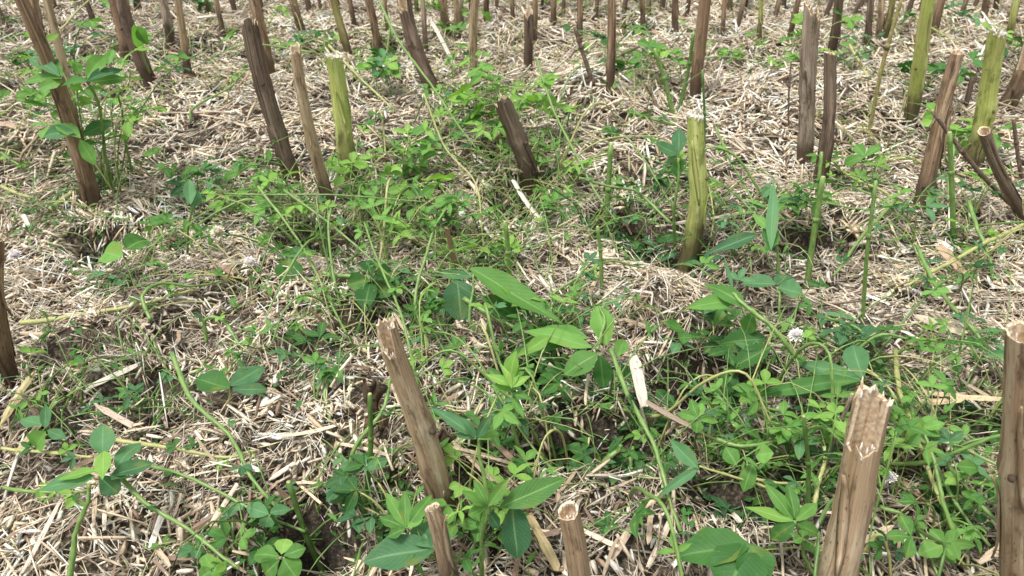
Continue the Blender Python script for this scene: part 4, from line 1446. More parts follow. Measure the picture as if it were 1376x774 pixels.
hero("upright many leaved plant right of the white cut stub",
     [([(645, 776, .0), (650, 720, .06), (655, 675, .11), (645, 600, .16), (640, 585, .17)], 7, 'stem')],
     [((672, 682, .10), (758, 642, .12), 30, 'ellip', 'leaf'), ((688, 676, .10), (696, 752, .05), 36, 'ellip', 'blue'),
      ((655, 680, .10), (622, 660, .12), 13, 'ellip', 'leaf'), ((655, 678, .11), (640, 648, .13), 12, 'ellip', 'leaf'),
      ((656, 680, .11), (682, 645, .13), 15, 'ellip', 'leaf'), ((655, 682, .10), (625, 690, .09), 14, 'ellip', 'leaf'),
      ((655, 685, .10), (672, 712, .08), 14, 'ellip', 'blue'), ((640, 588, .17), (580, 540, .19), 15, 'lance', 'blue'),
      ((640, 590, .17), (610, 580, .17), 12, 'ellip', 'blue'), ((640, 588, .17), (625, 562, .19), 14, 'ellip', 'blue'),
      ((642, 588, .17), (658, 560, .19), 13, 'ellip', 'blue'), ((642, 590, .17), (672, 578, .17), 12, 'ellip', 'leaf')])
hero("bright lime sprig with pointed leaves below centre",
     [([(700, 625, .0), (690, 560, .06), (687, 515, .11)], 6, 'stem')],
     [((684, 512, .11), (692, 472, .14), 20, 'ellip', 'lime'), ((686, 518, .11), (652, 500, .12), 11, 'lance', 'lime'),
      ((688, 520, .11), (712, 502, .12), 11, 'lance', 'lime'), ((688, 525, .10), (660, 515, .11), 10, 'lance', 'leaf'),
      ((688, 528, .10), (715, 535, .10), 10, 'lance', 'leaf'), ((688, 535, .09), (705, 560, .08), 10, 'lance', 'leaf'),
      ((688, 520, .11), (697, 484, .13), 9, 'lance', 'lime'), ((688, 522, .11), (676, 486, .13), 8, 'lance', 'lime')])
hero("fresh green spreading leaves beside the thick split stub",
     [([(1090, 770, .0), (1080, 740, .03), (1068, 700, .07)], 6, 'stem')],
     [((1066, 700, .07), (1000, 680, .07), 15, 'lance', 'lime'), ((1066, 698, .07), (1030, 650, .09), 16, 'ellip', 'leaf'),
      ((1068, 697, .07), (1062, 652, .09), 16, 'ellip', 'leaf'), ((1070, 700, .07), (1100, 672, .08), 16, 'ellip', 'leaf'),
      ((1068, 703, .07), (1035, 725, .05), 22, 'ellip', 'dark'), ((1071, 704, .07), (1104, 718, .06), 16, 'ellip', 'leaf')])
hero("curved drooping stem with a narrow forked leaf in the lower right hollow",
     [([(1095, 692, .02), (1040, 660, .03), (985, 640, .05), (940, 627, .06)], 5, 'pale')],
     [((938, 630, .06), (900, 590, .06), 20, 'lance', 'blue'), ((940, 628, .06), (884, 664, .05), 12, 'lance', 'blue'),
      ((990, 625, .06), (975, 600, .07), 20, 'ellip', 'leaf'), ((1012, 622, .06), (998, 660, .04), 20, 'ellip', 'leaf'),
      ((1015, 612, .06), (1038, 608, .07), 24, 'ellip', 'leaf')])
hero("star shaped small leaf cluster above the lower right hollow",
     [([(935, 610, -.01), (935, 590, .02), (937, 562, .06)], 4, 'dstem')],
     [((937, 562, .06), (910, 553, .06), 12, 'ellip', 'leaf'), ((937, 560, .06), (928, 536, .07), 12, 'ellip', 'leaf'),
      ((939, 560, .06), (944, 540, .07), 10, 'ellip', 'leaf'), ((939, 561, .06), (968, 545, .06), 11, 'ellip', 'blue'),
      ((939, 563, .06), (968, 565, .055), 10, 'ellip', 'leaf'), ((937, 564, .06), (936, 582, .05), 14, 'ellip', 'leaf')])
hero("rounded leaf pair touching the thick tan stub at the right edge",
     [([(1376, 768, .02), (1372, 700, .06), (1362, 640, .10), (1300, 605, .10)], 7, 'stem')],
     [((1362, 655, .10), (1384, 640, .10), 30, 'round', 'blue'), ((1335, 662, .10), (1378, 648, .11), 30, 'ellip', 'dark'),
      ((1285, 626, .09), (1320, 628, .09), 18, 'ellip', 'leaf')])
hero("pale fresh trefoil beside the thick split stub on its right",
     [([(1290, 740, .02), (1265, 660, .06), (1240, 575, .09)], 8, 'stem')],
     [((1240, 576, .09), (1228, 562, .10), 13, 'ellip', 'leaf'), ((1241, 576, .09), (1270, 568, .10), 13, 'ellip', 'leaf'),
      ((1241, 578, .09), (1266, 584, .09), 10, 'ellip', 'leaf'), ((1238, 580, .09), (1215, 590, .08), 14, 'ellip', 'leaf'),
      ((1236, 582, .09), (1222, 602, .08), 12, 'ellip', 'leaf')])
hero("spread small leaflets on the mulch near the bottom right",
     [([(1310, 775, .0), (1285, 745, .02), (1270, 732, .035)], 4, 'pale')],
     [((1268, 732, .035), (1236, 742, .03), 22, 'ellip', 'leaf'), ((1268, 730, .035), (1250, 710, .04), 16, 'ellip', 'leaf'),
      ((1271, 730, .035), (1290, 712, .04), 16, 'ellip', 'leaf'), ((1272, 733, .035), (1308, 732, .03), 14, 'ellip', 'leaf'),
      ((1270, 735, .035), (1285, 752, .03), 16, 'ellip', 'leaf')], face=.4)
hero("drooping bluish leaves at the left edge below the broad stub",
     [([(90, 596, .0), (78, 590, .02), (62, 584, .05)], 4, 'stem')],
     [((58, 572, .05), (20, 556, .05), 18, 'lance', 'blue'), ((60, 575, .05), (62, 540, .06), 12, 'lance', 'blue'),
      ((62, 580, .05), (42, 604, .03), 26, 'ellip', 'leaf'), ((64, 578, .05), (90, 590, .04), 14, 'lance', 'blue')])
hero("small trefoil with toothed edge on the mulch right of the long stem",
     [([(372, 715, .0), (368, 705, .02), (362, 692, .04)], 4, 'stem')],
     [((361, 691, .04), (330, 680, .04), 18, 'ellip', 'blue'), ((363, 690, .04), (390, 680, .04), 17, 'ellip', 'blue'),
      ((361, 693, .04), (356, 710, .03), 18, 'ellip', 'blue')], face=.4)
hero("glossy four leaved seedling in the pocket at the bottom",
     [([(385, 780, -.03), (382, 765, .0), (378, 748, .03)], 4, 'stem')],
     [((376, 748, .03), (338, 740, .03), 22, 'obovate', 'leaf'), ((380, 750, .03), (398, 777, .02), 30, 'obovate', 'leaf'),
      ((376, 752, .03), (352, 772, .02), 26, 'obovate', 'leaf'), ((378, 745, .035), (384, 722, .04), 22, 'obovate', 'lime'),
      ((381, 747, .035), (408, 735, .04), 18, 'obovate', 'leaf')], "seedling", "seedling", face=.4)
hero("three rounded leaflets cut by the bottom edge at left",
     [([(290, 785, .0), (288, 775, .015), (286, 765, .03)], 3, 'stem')],
     [((285, 764, .03), (274, 744, .035), 18, 'round', 'leaf'), ((287, 765, .03), (302, 768, .03), 20, 'round', 'leaf'),
      ((284, 767, .03), (268, 776, .03), 18, 'round', 'leaf')], "seedling", "seedling", face=.4)
hero("tall leafy clover leaning on the thick brown stub at the left",
     [([(150, 262, .0), (142, 200, .11), (128, 130, .22), (115, 105, .26)], 5, 'stem'),
      ([(178, 240, .0), (168, 180, .10), (158, 125, .19)], 4, 'stem')],
     [((80, 102, .26), (32, 66, .29), 18, 'ellip', 'blue'), ((84, 106, .255), (18, 95, .26), 15, 'ellip', 'leaf'),
      ((84, 108, .25), (52, 116, .25), 14, 'ellip', 'leaf'), ((84, 102, .26), (56, 62, .29), 14, 'ellip', 'leaf'),
      ((118, 108, .26), (78, 112, .25), 15, 'ellip', 'dark'), ((116, 105, .26), (142, 72, .28), 18, 'ellip', 'leaf'),
      ((118, 108, .26), (166, 88, .26), 16, 'ellip', 'blue'), ((120, 110, .25), (172, 102, .24), 16, 'ellip', 'leaf'),
      ((108, 100, .26), (100, 82, .28), 12, 'ellip', 'leaf'), ((146, 88, .27), (150, 62, .29), 12, 'ellip', 'leaf'),
      ((100, 178, .16), (52, 178, .16), 20, 'ellip', 'blue'), ((108, 186, .15), (72, 158, .18), 18, 'ellip', 'leaf'),
      ((108, 188, .15), (128, 222, .11), 16, 'ellip', 'leaf'), ((110, 182, .15), (150, 162, .16), 16, 'ellip', 'dark')], "clover plant", "clover_plant")
hero("single heart shaped clover leaf clinging to a dark stub at the top left",
     [([(205, 110, .0), (192, 70, .15), (184, 48, .22)], 3, 'stem')],
     [((182, 34, .27), (174, 52, .22), 16, 'obovate', 'leaf'), ((184, 34, .27), (192, 50, .23), 14, 'obovate', 'leaf')], "clover plant", "clover_plant")
hero("bluish clover leaf spray against the left side of the bright green stub",
     [([(905, 330, .0), (908, 270, .09), (912, 212, .16)], 5, 'stem')],
     [((911, 208, .16), (880, 192, .18), 17, 'ellip', 'blue'), ((912, 206, .16), (913, 168, .19), 18, 'ellip', 'blue'),
      ((911, 210, .16), (884, 224, .13), 14, 'ellip', 'blue'), ((914, 210, .16), (908, 238, .13), 15, 'ellip', 'dark')], "clover plant", "clover_plant")
hero("bluish leaf tuft at left of the vine patch",
     [([(250, 340, .0), (255, 300, .06), (258, 268, .11)], 4, 'stem')],
     [((256, 275, .11), (254, 240, .14), 14, 'ellip', 'blue'), ((258, 280, .10), (268, 255, .12), 14, 'ellip', 'blue'),
      ((256, 300, .07), (240, 310, .05), 14, 'ellip', 'leaf'), ((258, 305, .06), (278, 318, .03), 18, 'ellip', 'leaf')], "clover plant", "clover_plant")

# cut green rods and trailing stems --------------------------------------------------
def rod(base, top, w, mat, label, bend=0.0, cat="cut green stem", name="cut_green_stem"):
    b = ground(*base)
    t = at_y(top[0], top[1], b.y + .01)
    rr = random.Random(label)
    m = b.lerp(t, .5) + Vector((bend * (t - b).length, rr.uniform(-.01, .01), 0))
    path = [p - b for p in smooth_path([b - (t - b) * .1, m, t], 12)]
    r = w * mpp(b) / 2 * .85
    root = empty(name, b, label, cat)
    link("stem", mesh("stem", *tube(path, [r * (1.1 - .02 * i) * (1 + .05 * math.sin(i * 2.1)) for i in range(12)], 9)), mat, root)
    j = path[7]
    link("stem_node", mesh("stem_node", *tube([j + (path[6] - j) * .3, j, j + (path[8] - j) * .3], [r * .9, r * 1.35, r * .85], 9)), mat, root)
    dd = (path[-1] - path[-2]).normalized()
    link("cut_end", mesh("cut_end", *tube([path[-1] - dd * .0005, path[-1] + dd * .0012], [r * .80, r * .68], 8)), 'pale', root)


for a in [
    ((818, 315), (821, 194), 8, 'stem', "upright cut green rod left of the bright green stub"),
    ((682, 412), (679, 298), 8, 'stem', "upright green rod rising through the pale lance leaf at centre"),
    ((808, 395), (803, 305), 6, 'stem', "slender green rod on top of the straw heap"),
    ((1084, 388), (1106, 238), 9, 'stem', "thick bent green rod below the flat topped dark stub"),
    ((1160, 432), (1177, 244), 6, 'stem', "tall thin green rod on the mulch at mid right"),
    ((1281, 322), (1276, 178), 8, 'stem', "upright green rod in front of the clean cut stub"),
    ((908, 172), (880, 66), 7, 'stem', "green rod leaning left above the bright green stub"),
    ((910, 155), (932, 45), 6, 'dstem', "dark green rod leaning right above the bright green stub"),
    ((943, 250), (944, 95), 4, 'dstem', "thin dark green blade behind the bright green stub"),
    ((1168, 182), (1214, -10), 6, 'olive', "long thin olive rod leaning right at upper right"),
    ((445, 742), (388, 648), 9, 'dstem', "short dark green rod leaning left near the bottom"),
    ((488, 692), (497, 530), 8, 'dstem', "upright dark green rod left of the tall tan stub"),
    ((182, 540), (180, 530), 5, 'stem', "tiny green stem tip in the lower left mulch"),
    ((1102, 300), (1104, 205), 6, 'stem', "short green rod touching the flat topped dark stub"),
    ((797, 112), (772, 36), 7, 'darkb', "thin dark dry twig leaning left above the straw heap"),
    ((1374, 292), (1253, 149), 7, 'darkb', "thin dark dry twig leaning far left at the right edge"),
    ((1374, 245), (1362, 160), 6, 'darkb', "short dark twig upright at the right edge"),
    ((1060, 175), (1063, 82), 3, 'darkb', "hair thin dark twig left of the rough grey brown stub"),
    ((885, 150), (868, 112), 6, 'brown', "bent brown twig in front of the top right heap"),
    ((790, 100), (860, 62), 4, 'darkb', "thin brown twig slanting behind the streaked stub"),
    ((1080, 740), (1080, 560), 7, 'dstem', "straight dark green rod left of the thick split stub"),
    ((655, 460), (658, 420), 7, 'stem', "short green rod under the lance leaf"),
    ((66, 285), (98, 258), 8, 'pale', "pale leaning stem piece beside the left brown stub"),
    ((1100, 640), (1145, 530), 7, 'grey', "thin grey sliver of stalk left of the thick split stub"),
]:
    tw = 'twig' in a[4] or 'sliver' in a[4]
    rod(*a, cat="dry twig" if tw else "cut green stem", name="dry_twig" if tw else "cut_green_stem", bend=random.Random(a[4]).uniform(-.06, .06))

for (pts, w, mt, lab) in [
    ([(25, 433, .02), (110, 424, .03), (190, 408, .035), (262, 391, .03)], 10, 'pale', "long straight yellow green stem lying on the mulch at left"),
    ([(200, 430, .04), (194, 398, .06), (215, 380, .06), (262, 385, .04), (300, 376, .03)], 6, 'stem', "hooked green stem curling over the long pale one"),
    ([(228, 474, .08), (262, 540, .06), (310, 590, .045), (345, 650, .03), (375, 690, .01)], 9, 'stem', "long dark green diagonal stem in the lower left"),
    ([(150, 590, .02), (230, 602, .025), (300, 614, .02), (345, 606, .02)], 8, 'pale', "pale stem lying level in the lower left mulch"),
    ([(180, 620, .03), (250, 640, .03), (330, 680, .02), (410, 715, .01)], 7, 'stem', "thin green stem sloping right in the lower left"),
    ([(275, 460, .01), (278, 430, .04), (300, 432, .04), (330, 470, .02), (370, 500, .01)], 6, 'stem', "arched thin stem above the speckled three leaflet plant"),
    ([(305, 525, .02), (310, 495, .035), (325, 470, .03)], 5, 'pale', "short pale stem leaning behind the speckled plant"),
    ([(818, 468, .08), (850, 540, .06), (885, 620, .045), (915, 715, .02)], 9, 'stem', "long green diagonal stem crossing the central hollow"),
    ([(800, 650, -.03), (815, 620, .0), (835, 596, .02)], 13, 'stem', "thick short green stem leaning up in the central hollow"),
    ([(848, 600, -.02), (850, 630, -.03), (865, 642, -.03), (905, 636, -.01), (935, 632, .0)], 8, 'stem', "looped green stem deep in the central hollow"),
    ([(780, 705, .0), (830, 712, .01), (910, 728, .01)], 7, 'stem', "green stem lying level under the central hollow"),
    ([(460, 660, .0), (480, 600, .04), (515, 545, .07), (530, 500, .08)], 9, 'stem', "curved olive green stem behind the tall tan stub"),
    ([(440, 565, .02), (440, 520, .04), (450, 490, .045)], 10, 'stem', "thick short green stem left of the tall tan stub"),
    ([(400, 460, .01), (408, 435, .03)], 12, 'pale', "yellow stem stub in the mulch left of centre"),
    ([(620, 400, .04), (690, 440, .02), (720, 470, .0)], 10, 'stem', "thick green stem sloping under the lance leaf"),
    ([(560, 520, .03), (545, 440, .08), (520, 380, .09), (490, 300, .12)], 5, 'stem', "thin green stem sweeping up left of centre"),
    ([(575, 470, .02), (560, 400, .07), (575, 330, .11), (600, 280, .14)], 6, 'stem', "forked green stem rising above the tall tan stub"),
    ([(600, 480, .01), (570, 420, .04), (540, 380, .06)], 6, 'dstem', "dark green stem behind the forked one"),
    ([(380, 255, .12), (430, 290, .10), (500, 350, .06), (560, 400, .04)], 4, 'stem', "long thin vine sloping down right through the vine patch"),
    ([(300, 260, .09), (380, 262, .10), (460, 262, .10), (570, 272, .08)], 3, 'stem', "thin level vine crossing the vine patch"),
    ([(400, 330, .05), (370, 300, .09), (320, 280, .10)], 4, 'stem', "short arched vine in the vine patch"),
    ([(345, 250, .12), (400, 320, .07), (450, 420, .03), (500, 500, .01)], 4, 'stem', "long steep vine left of the rosette"),
    ([(568, 125, .20), (600, 200, .12), (640, 250, .08), (650, 330, .03)], 3, 'pale', "pale curved stem dropping beside the dark broken stub"),
    ([(505, -6, .26), (540, 60, .18), (590, 130, .12), (640, 200, .06)], 4, 'stem', "long thin stem slanting down right near top centre"),
    ([(440, 60, .18), (500, 120, .10), (530, 150, .07)], 4, 'pale', "pale stem slanting behind the yellow green stub"),
    ([(720, 80, .18), (750, 160, .11), (790, 240, .05), (830, 300, .0)], 4, 'stem', "long stem sloping right from the central greenery"),
    ([(848, 150, .05), (905, 168, .05)], 6, 'stem', "short pale rod lying behind the bright green stub"),
    ([(960, 170, .13), (990, 230, .07), (1020, 290, .03)], 4, 'stem', "thin stem arching right of the bright green stub"),
    ([(900, 300, .03), (860, 260, .06), (820, 250, .07), (780, 240, .08)], 5, 'stem', "arched green stem left of the bright green stub"),
    ([(690, 560, .02), (640, 520, .04), (560, 500, .05)], 4, 'stem', "thin stem crossing behind the lime sprig"),
    ([(1200, 470, .04), (1215, 540, .05), (1250, 640, .04), (1300, 740, .02)], 9, 'pale', "pale long stem running down right of the thick split stub"),
    ([(1190, 560, .06), (1250, 600, .06), (1310, 670, .05), (1390, 745, .04)], 9, 'stem', "green stem sloping to the bottom right corner"),
    ([(1215, 520, .05), (1240, 590, .05), (1275, 660, .04), (1330, 735, .02)], 8, 'stem', "middle one of the long diagonal stems at the lower right"),
    ([(1180, 680, .03), (1225, 700, .03), (1262, 776, .01)], 8, 'stem', "lowest long diagonal stem right of the thick split stub"),
    ([(1160, 740, .02), (1185, 720, .04), (1198, 776, .0)], 6, 'pale', "bowed pale stem by the foot of the thick split stub"),
    ([(1290, 600, .04), (1335, 650, .05), (1376, 715, .04)], 6, 'dstem', "dark stem arching across the thick tan stub"),
    ([(1090, 690, .03), (1104, 640, .05), (1108, 600, .06)], 9, 'pale', "pale upright stem behind the thick split stub"),
    ([(1000, 640, .03), (1060, 650, .03), (1110, 640, .03)], 5, 'pale', "pale level stem in the lower right hollow"),
    ([(960, 590, .03), (1010, 600, .03), (1075, 580, .04)], 9, 'stem', "thick green stem across the lower right hollow"),
    ([(880, 548, .01), (960, 590, .02), (1000, 600, .02)], 7, 'stem', "green stem sloping right below the brown stick"),
    ([(1130, 480, .04), (1170, 500, .05), (1210, 540, .04)], 7, 'pale', "pale stem beside the white flower leaves"),
    ([(1105, 425, .03), (1150, 440, .05), (1180, 480, .03), (1235, 560, .01)], 5, 'stem', "long thin stem right of the white flower"),
    ([(1376, 300, .05), (1320, 330, .05), (1270, 355, .04), (1220, 385, .02)], 8, 'pale', "thick pale stem sloping left from the right edge"),
    ([(1230, 330, .06), (1270, 400, .05), (1330, 470, .03)], 6, 'stem', "green stem sloping right on the mulch at the right"),
    ([(1300, 270, .08), (1320, 320, .05), (1335, 375, .01)], 6, 'stem', "short green stem standing near the right edge"),
    ([(1200, 270, .06), (1150, 330, .04), (1120, 370, .02)], 5, 'stem', "thin stem sloping left at the upper right"),
    ([(1180, 215, .02), (1225, 214, .03), (1260, 235, .02)], 5, 'pale', "pale creeping stem by the clean cut stub"),
    ([(0, 250, .02), (50, 270, .02)], 6, 'pale', "pale stem lying at the left edge"),
    ([(0, 205, .04), (40, 230, .02)], 4, 'stem', "thin green blade at the left edge"),
    ([(180, 130, .06), (230, 180, .02)], 3, 'stem', "thin green blade right of the tall clover"),
    ([(255, 165, .01), (262, 145, .04), (310, 115, .08), (332, 95, .10)], 4, 'stem', "curled green tendril left of the long dark stub"),
    ([(420, 70, .10), (330, 60, .10), (260, 90, .05)], 3, 'stem', "thin arching blade near the top left"),
    ([(80, 40, .10), (120, 0, .16)], 3, 'pale', "pale thin blade in the top left corner"),
    ([(1225, 20, .08), (1290, 60, .04)], 3, 'pale', "pale thin blade near the top right"),
    ([(1140, 60, .09), (1165, 100, .05), (1170, 130, .02)], 4, 'pale', "pale bowed stem near the dark stubs at upper right"),
]:
    hero(lab, [(pts, w, mt)], [], "trailing stem", "trailing_stem")

# more creeping stems knitting the green patches together
TS = [((560, 250), (110, 70), 9, "in the greenery left of the dark broken stub"), ((700, 250), (90, 70), 9, "in the greenery at centre"),
      ((450, 290), (110, 40), 8, "in the vine patch left of centre"), ((620, 390), (110, 50), 8, "above the leafy hollow"),
      ((1230, 620), (100, 90), 8, "right of the thick split stub"), ((1060, 520), (110, 60), 5, "round the white flower"),
      ((830, 620), (110, 60), 7, "in the central hollow"), ((980, 310), (110, 60), 7, "right of the bright green stub"),
      ((1280, 330), (90, 60), 6, "at the foot of the clean cut stub"), ((450, 430), (110, 60), 6, "left above the tall tan stub"),
      ((520, 100), (90, 50), 6, "behind the yellow green stub"), ((860, 110), (90, 50), 6, "beside the top straw heap")]
rt = random.Random(61)
for ti, ((px, py), (sx, sy), n, words) in enumerate(TS):
    made = []
    for i in range(n):
        g = ground(rt.gauss(px, sx * .5), max(15, rt.gauss(py, sy * .5)))
        az, ln, hh = rt.uniform(0, 6.28), rt.uniform(.16, .38), rt.uniform(.01, .12)
        root = empty("trailing_stem", g, "x", "trailing stem", "creeping stems " + words)
        P = [Vector((0, 0, -.01))]
        for q in range(1, 6):
            az += rt.gauss(0, .2)
            P.append(P[-1] + Vector((math.cos(az), math.sin(az), 0)) * ln / 5)
            wp = g + P[-1]
            P[-1].z = float(H(wp.x, wp.y)) - g.z + .006 + hh * math.sin(q / 5 * math.pi * rt.uniform(.75, 1.1)) ** 2
        path = smooth_path(P, 26)
        r = rt.uniform(.0013, .0026)
        link("stem", mesh("stem", *tube(path, [r * (1.1 - .022 * k_) * (1.25 if k_ % 7 == 4 else 1) for k_ in range(26)], 7)),
             rt.choice(['stem', 'stem', 'pale', 'dstem']), root)
        for q in range(rt.choice([2, 3, 4])):
            put_leaf(rt.choice(LEAFM[rt.choice(LT + OV)]), root, path[rt.choice([11, 18, 22, 25])],
                     (rt.uniform(-1, 1), rt.uniform(-1, 1), rt.uniform(0, .9)), rt.uniform(.012, .022), rt)
        made.append((g.x / (g.y + .4), root))
    made.sort(key=lambda q: q[0])
    for i, (_, o) in enumerate(made):
        o["label"] = ORD[i] + " creeping green stem " + words

# thin blades crowding the green patches
rb = random.Random(55)
nb = 0
BW = ["round the dark broken stub at centre", "right of the dark broken stub", "in the vine patch left of centre",
      "above the tall tan stub", "in the leafy hollow at centre", "round the white flower", "right of the thick split stub",
      "below the bright green stub", "left of the large lance leaf", "at the foot of the clean cut stub",
      "beside the top straw heap", "round the leafy clover at left", "under the lime sprig", "behind the yellow green stub",
      "in the lower right hollow"]
for bi, (px, py, sx, sy, n) in enumerate([(670, 200, 60, 60, 34), (720, 280, 70, 50, 30), (450, 290, 90, 40, 26), (620, 340, 80, 50, 26),
                            (760, 440, 60, 60, 12), (1100, 520, 80, 60, 14), (1230, 620, 60, 80, 12), (1000, 300, 90, 60, 14),
                            (560, 430, 60, 50, 12), (1270, 330, 70, 50, 12), (860, 150, 70, 60, 14), (130, 190, 60, 50, 10),
                            (650, 620, 60, 60, 12), (500, 110, 80, 40, 10), (960, 620, 80, 50, 10)]):
    for i in range(n):
        a, b = rb.gauss(px, sx * .6), max(20, rb.gauss(py, sy * .6))
        g = ground(a, b)
        az, ln = rb.uniform(0, 6.28), rb.uniform(.06, .17)
        up = rb.uniform(.3, 1.0)
        dx, dy = math.cos(az), math.sin(az)
        P = [(0, 0, -.01), (dx * ln * .3, dy * ln * .3, ln * .5 * up), (dx * ln * .7, dy * ln * .7, ln * .75 * up),
             (dx * ln, dy * ln, ln * rb.uniform(.3, .85) * up)]
        path = smooth_path(P, 9)
        r = rb.uniform(.0007, .0016)
        o = link("grass_blade", mesh("grass_blade", *tube(path, [r * (1.1 - .1 * q) for q in range(9)], 5)),
                 rb.choice(['stem', 'stem', 'pale', 'dstem']))
        o.location = g
        tag(o, "thin wiry green stem among the others " + BW[bi], "thin stem", "thin wiry stems " + BW[bi])
        nb += 1


# withered leaf hanging on the tall tan stub and dead scraps
def crumpled(px, py, h, w, hgt, label):
    rr = random.Random(label)
    c = at_z(px, py, h)
    s = mpp(c)
    V, F, UV = [], [], []
    nu, nv = 7, 11
    for j in range(nv + 1):
        for i in range(nu + 1):
            u, v = i / nu * 2 - 1, j / nv
            ww = w * s * .5 * (.45 + .5 * math.sin(v * 4.5 + 1) ** 2)
            V.append(Vector((u * ww + .002 * math.sin(v * 13), .006 * math.sin(u * 6 + v * 9) + rr.uniform(-.001, .001),
                             -v * hgt * s + .003 * math.sin(u * 4 + v * 3))))
            UV.append((i / nu, v * .4))
    for j in range(nv):
        for i in range(nu):
            a = j * (nu + 1) + i
            F.append((a, a + 1, a + nu + 2, a + nu + 1))
    o = link("withered_leaf", mesh("withered_leaf", V, F, UV), 'wither')
    o.location = c
    md = o.modifiers.new("thickness", 'SOLIDIFY')
    md.thickness = .0012
    tag(o, label, "withered leaf")


crumpled(500, 512, .09, 34, 84, "shrivelled dark brown leaf hanging left of the tall tan stub")
crumpled(590, 580, .085, 46, 60, "dark crumpled leaf remnant stuck to the front of the tall tan stub")


# clover flowers
def flower(px, py, h, d, mat, label, base):
    c = at_z(px, py, h)
    rr = random.Random(label)
    R = d * mpp(c) / 2
    g = at_z(*base, 0)
    gz = float(H(g.x, g.y))
    root = empty("clover_flower", (g.x, g.y, gz), label, "flower")
    o = Vector((g.x, g.y, gz))
    st = smooth_path([Vector((0, 0, -.01)), (c - o) * .6 + Vector((.004, 0, .004)), c - o], 8)
    link("stem", mesh("stem", *tube(st, .0009, 6)), 'pale', root)
    parts = []
    n = 70
    for i in range(n):
        z = 1 - 1.75 * (i + .5) / n
        a = i * 2.39996
        rxy = math.sqrt(max(0, 1 - z * z))
        d_ = Vector((rxy * math.cos(a), rxy * math.sin(a), z * .8 + .25)).normalized()
        q = d_.to_track_quat('Y', 'Z').to_matrix().to_4x4()
        lf = leaf_grid(R * rr.uniform(.75, 1.05), R * .30, 'obovate', 2, 4, .6, -.15, rr)
        parts.append(xform(lf, Matrix.Translation((c - o) + d_ * R * .15) @ q))
    link("petals", mesh("petals", *merge(parts)), mat, root)
    link("calyx", mesh("calyx", *tube([c - o - Vector((0, 0, R * .35)), c - o, c - o + Vector((0, 0, R * .3))],
         [R * .15, R * .38, R * .2], 8)), 'stem', root)


flower(1070, 452, .10, 21, 'petal', "white clover flower head among the leaves at right", (1085, 500))
flower(293, 314, .06, 21, 'cream', "cream clover flower head left of the vine patch", (296, 345))
flower(336, 354, .03, 19, 'petal', "faded pink flower head beside the dark bark chip", (336, 366))
flower(1196, 642, .07, 18, 'petal', "small faded flower right of the thick split stub", (1200, 680))
flower(20, 344, .03, 17, 'petal', "small pink flower at the left edge by the broad stub", (22, 356))
flower(621, 288, .06, 9, 'petal', "tiny white flower left of the dark broken stub", (622, 310))

# ------------------------------------------------------------------ uncountable low growth under the straw
def ground_cover():
    rc = np.random.default_rng(77)
    V, F, UV = [], [], []
    cells = []
    for (cx, cy, sx, sy, d) in HS:
        area = sx * sy * 3.6
        cells.append((cx, cy, sx * 1.0, sy * 1.0, int(min(260, area * 9000 + 40))))
    for (px, py, sx, sy, n, *_r) in CLUMPS:
        c, e, f = at_z(px, max(py, 5)), at_z(px + sx, max(py, 5)), at_z(px, max(py - sy, 2))
        cells.append((c.x, c.y, abs(e.x - c.x) * .7, min(.25, abs(f.y - c.y)) * .7, n * 12))
    Vl, Fl, UVl = [], [], []
    base = 0
    for (cx, cy, sx, sy, n) in cells:
        x = rc.normal(cx, sx * .6, n)
        y = rc.normal(cy, sy * .6, n)
        z = H(x, y) + rc.uniform(.0, .022, n)
        az = rc.uniform(0, 2 * np.pi, n)
        L = rc.uniform(.006, .015, n)
        el = rc.uniform(-.3, .7, n)
        d = np.stack([np.cos(az) * np.cos(el), np.sin(az) * np.cos(el), np.sin(el)], 1)
        up = unit(np.stack([rc.normal(0, .4, n), rc.normal(0, .4, n), np.ones(n)], 1))
        s = unit(np.cross(d, up))
        nn = np.cross(s, d)
        c = np.stack([x, y, z], 1)
        w = L * rc.uniform(.22, .4, n)
        pts = np.stack([c, c + d * (L * .45)[:, None] - s * w[:, None] + nn * (w * .3)[:, None],
                        c + d * (L * .5)[:, None] - nn * (w * .1)[:, None],
                        c + d * (L * .45)[:, None] + s * w[:, None] + nn * (w * .3)[:, None], c + d * L[:, None]], 1)
        Vl.append(pts.reshape(-1, 3))
        ix = base + np.arange(n) * 5
        for f in ((0, 2, 1), (0, 3, 2), (1, 2, 4), (2, 3, 4)):
            Fl.append(np.stack([ix + q for q in f], 1))
        base += 5 * n
    V = np.concatenate(Vl)
    F = np.concatenate(Fl)
    me = bpy.data.meshes.new("ground_cover")
    me.vertices.add(len(V))
    me.vertices.foreach_set("co", V.ravel())
    me.loops.add(F.size)
    me.loops.foreach_set("vertex_index", F.ravel().astype(np.int32))
    me.polygons.add(len(F))
    me.polygons.foreach_set("loop_start", np.arange(0, F.size, 3).astype(np.int32))
    me.update(calc_edges=True)
    uv = me.uv_layers.new(name="UVMap")
    tbl = np.array([(.5, 0), (0, .45), (.5, .5), (1, .45), (.5, 1)], np.float32)
    uv.data.foreach_set("uv", tbl[F.ravel() % 5].ravel())
    tag(link("ground_cover", me, 'dark'), "tiny green weed leaves sprouting low through the straw", "ground cover", kind='stuff')


ground_cover()


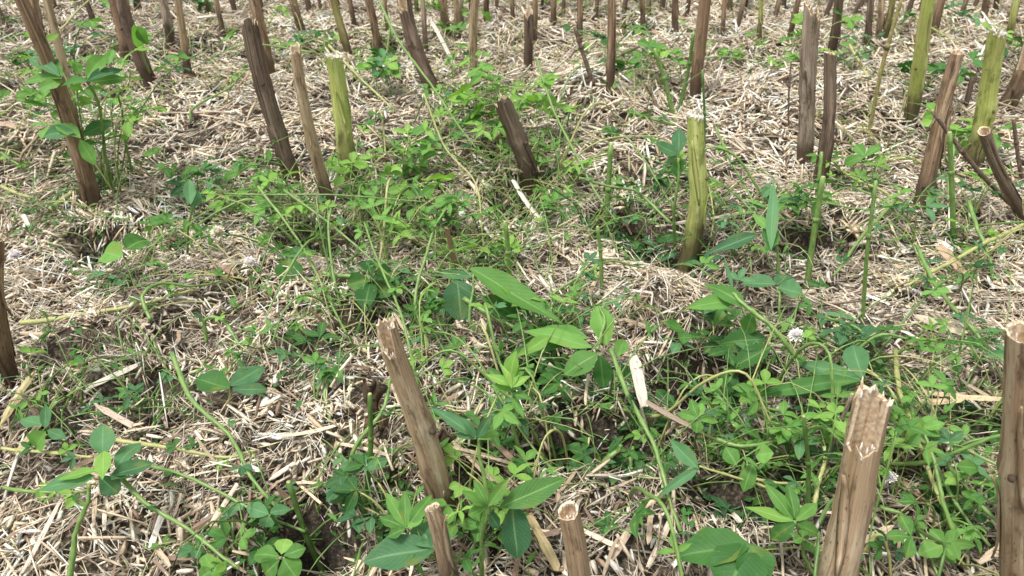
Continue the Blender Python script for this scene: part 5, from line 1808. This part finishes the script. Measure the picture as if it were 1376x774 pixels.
def wisps():
    rr = random.Random(404)
    spots = [(c[0], c[1], c[2] * 1.0, c[3] * 1.0, max(4, int(c[4] * 1.7))) for c in CLUMPS]
    spots += [(h_[0], h_[1], h_[2], h_[3], 14) for h_ in HOLES]
    spots += [(690, 240, 100, 90, 70), (600, 330, 120, 60, 45), (1060, 560, 130, 60, 14), (1260, 330, 90, 60, 30),
              (1250, 620, 90, 120, 40), (700, 400, 640, 330, 20), (700, 60, 640, 50, 230), (150, 90, 160, 70, 60), (1200, 110, 180, 70, 60), (80, 120, 90, 100, 40)]
    parts, leaves = [], []
    for (px, py, sx, sy, n) in spots:
        for _ in range(n):
            g = ground(rr.gauss(px, sx * .6), min(800, max(6, rr.gauss(py, sy * .6))))
            if any(((g.x - hx) / hsx) ** 2 + ((g.y - hy) / hsy) ** 2 < 1 for (hx, hy, hsx, hsy, _d) in PS):
                continue
            az, ln = rr.uniform(0, 6.28), rr.uniform(.04, .15)
            up = rr.uniform(.15, 1.0)
            c, s_ = math.cos(az), math.sin(az)
            P = [g, g + Vector((c * ln * .35, s_ * ln * .35, ln * .55 * up)),
                 g + Vector((c * ln * .75, s_ * ln * .75, ln * .7 * up)), g + Vector((c * ln, s_ * ln, ln * rr.uniform(.2, .8) * up))]
            path = smooth_path(P, 6)
            r = rr.uniform(.0005, .0012) * (1 + .25 * g.y)
            parts.append(tube(path, [r * (1.15 - .15 * q) for q in range(6)], 3, False))
            if rr.random() < .6:
                q = path[rr.choice([2, 3, 4, 5])]
                for _k in range(rr.choice([1, 2, 3])):
                    lf = leaf_grid(rr.uniform(.010, .022), rr.uniform(.003, .007), 'lance', 2, 4, .4, rr.uniform(0, .5), rr)
                    dd = Vector((rr.uniform(-1, 1), rr.uniform(-1, 1), rr.uniform(-.2, .9))).normalized()
                    leaves.append(xform(lf, Matrix.Translation(q) @ dd.to_track_quat('Y', 'Z').to_matrix().to_4x4()))
    half = len(parts) // 2
    for nm, pt, mt, lab in (("grass", parts[:half], 'stem', "tangle of thin green grass stems growing through the straw"),
                            ("grass", parts[half:], 'pale', "tangle of thin yellowish grass stems growing through the straw"),
                            ("ground_cover", leaves, 'leaf', "small narrow green leaflets on the tangled grass stems")):
        tag(link(nm, mesh(nm, *merge(pt)), mt), lab, "grass" if nm == "grass" else "ground cover", kind='stuff')


wisps()
